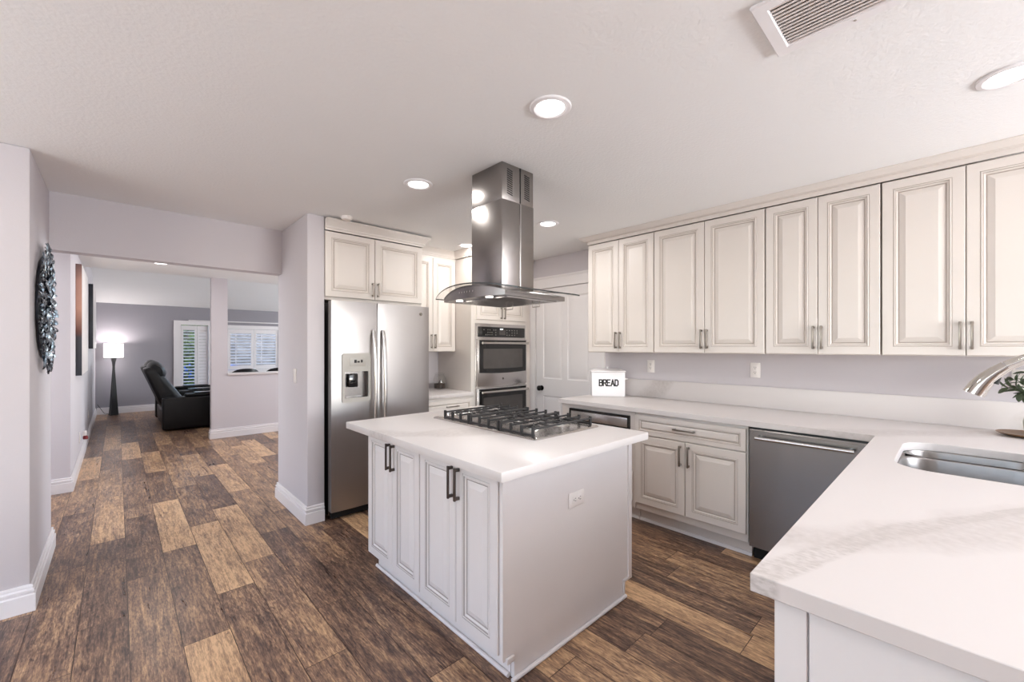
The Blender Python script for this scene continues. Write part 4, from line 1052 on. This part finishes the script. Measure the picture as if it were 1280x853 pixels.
l = bpy.data.lights.new('lamp_bulb', 'POINT'); l.energy = 14; l.color = (1, .92, .9); l.shadow_soft_size = .04
o = bpy.data.objects.new('lamp_bulb_light', l); COL.objects.link(o); o.parent = lp; o.location = (0, 0, 1.42)
# cord
cd = B().tube([(-.08, 11.9, .006), (-.2, 11.98, .03), (-.27, 11.99, .16), (-.30, 11.98, .22)], .004, 6).build('power_cord', 'black'); tag(cd, 'thin black cord from the floor lamp up the far corner wall', 'cord')

def recliner():
    t = thing('reclining_sofa', 'black leather reclining sofa seen from its side, beyond the half wall column', 'sofa', (.50, 8.86, .0008))
    L_ = 1.05       # depth along X
    def pad(x0, x1, y0, y1, z0, z1, bev, name, par=t): return B().box(x0, x1, y0, y1, z0, z1, bev, seg=4).build(name, 'leather', par, angle=60)
    for y in (0, 1.72):
        o = pad(.03, L_+.12, y, y+.20, .02, .555, .035, 'arm'); 
        b = B(); b.box(.30, .304, y-.003, y+.001, .05, .54); b.box(.62, .624, y-.003, y+.001, .05, .52); b.build('seam', 'dark', o)
        pad(.33, L_+.10, y+.01, y+.19, .5555, .60, .02, 'arm_pad', o)
    pad(.05, L_, .205, 1.715, .05, .30, .02, 'base')
    for k, y in enumerate((.21, 1.075)):
        pad(.30, L_+.06, y, y+.635, .305, .50, .05, 'seat_cushion')
        # reclined back: padded slab leaning towards -X, with a puffy headrest roll in front of its top
        R = []
        for i in range(10):
            u_ = i/9; z = .26+.80*u_; xc = .10-.30*u_; th = .34-.22*u_**1.2
            R.append([(xc, y+.02, z-.02), (xc-.012, y+.06, z-.02), (xc-.012, y+.58, z-.02), (xc, y+.62, z-.02), (xc+th*.92, y+.63, z+.02), (xc+th+.02, y+.57, z+.04), (xc+th+.02, y+.07, z+.04), (xc+th*.92, y+.01, z+.02)])
        o = B().rings(R).build('backrest', 'leather', t, angle=60); sb = o.modifiers.new('s', 'SUBSURF'); sb.levels = 1; sb.render_levels = 1
        R = []
        for i in range(13):
            q_ = math.sin(PI*(.06+.88*i/12))**.35
            R.append([(-.02+.125*q_*math.cos(q)-.035*q_*math.sin(q), y+.03+.575*i/12, .985+.165*q_*math.sin(q)) for q in [2*PI*j/16 for j in range(16)]])
        B().rings(R).build('headrest', 'leather', o, angle=60)
    o = pad(.32, L_+.05, .85, 1.07, .28, .585, .03, 'console')
    for yy in (.02, .87, 1.74):
        B().box(.46, .86, yy, yy+.20, .604, .617, .004).tube([(.66, yy+.10, .59), (.66, yy+.10, .604)], .02, 10).build('tray_table', 'blackglass', t)
recliner()
def chair(x, y, label, rz):
    t = thing('dining_chair', label, 'chair', (x, y, .0008), rz, 'dark chairs behind the half wall')
    for sx in (-.17, .17):
        for sy in (-.17, .17): B().tube([(sx*1.1, sy*1.1, 0), (sx, sy, .42)], [.012, .018], 8).build('leg', 'lampblack', t)
    B().lathe([(.20, .42), (.225, .435), (.225, .465), (.19, .485), (0, .49)], (0, 0, 0), 28).build('seat', 'leather', t)
    R = []
    for i in range(13):
        a = -1.15+2.3*i/12
        h = 1.035-.10*abs(a/1.15)**2.6
        R.append([(.215*math.sin(a), .215*math.cos(a), .56), (.235*math.sin(a), .235*math.cos(a), .56), (.235*math.sin(a), .235*math.cos(a), h), (.215*math.sin(a), .215*math.cos(a), h)])
    o = B().rings(R).build('backrest', 'leather', t, angle=50)
    for a in (-.8, .8): B().tube([(.21*math.sin(a), .21*math.cos(a), .47), (.222*math.sin(a), .222*math.cos(a), .57)], .012, 8).build('back_post', 'lampblack', t)
chair(1.54, 8.20, 'rounded dark chair back showing above the sill, left of the pair', PI)
chair(2.04, 8.22, 'rounded dark chair back showing above the sill, beside the stub wall', PI)
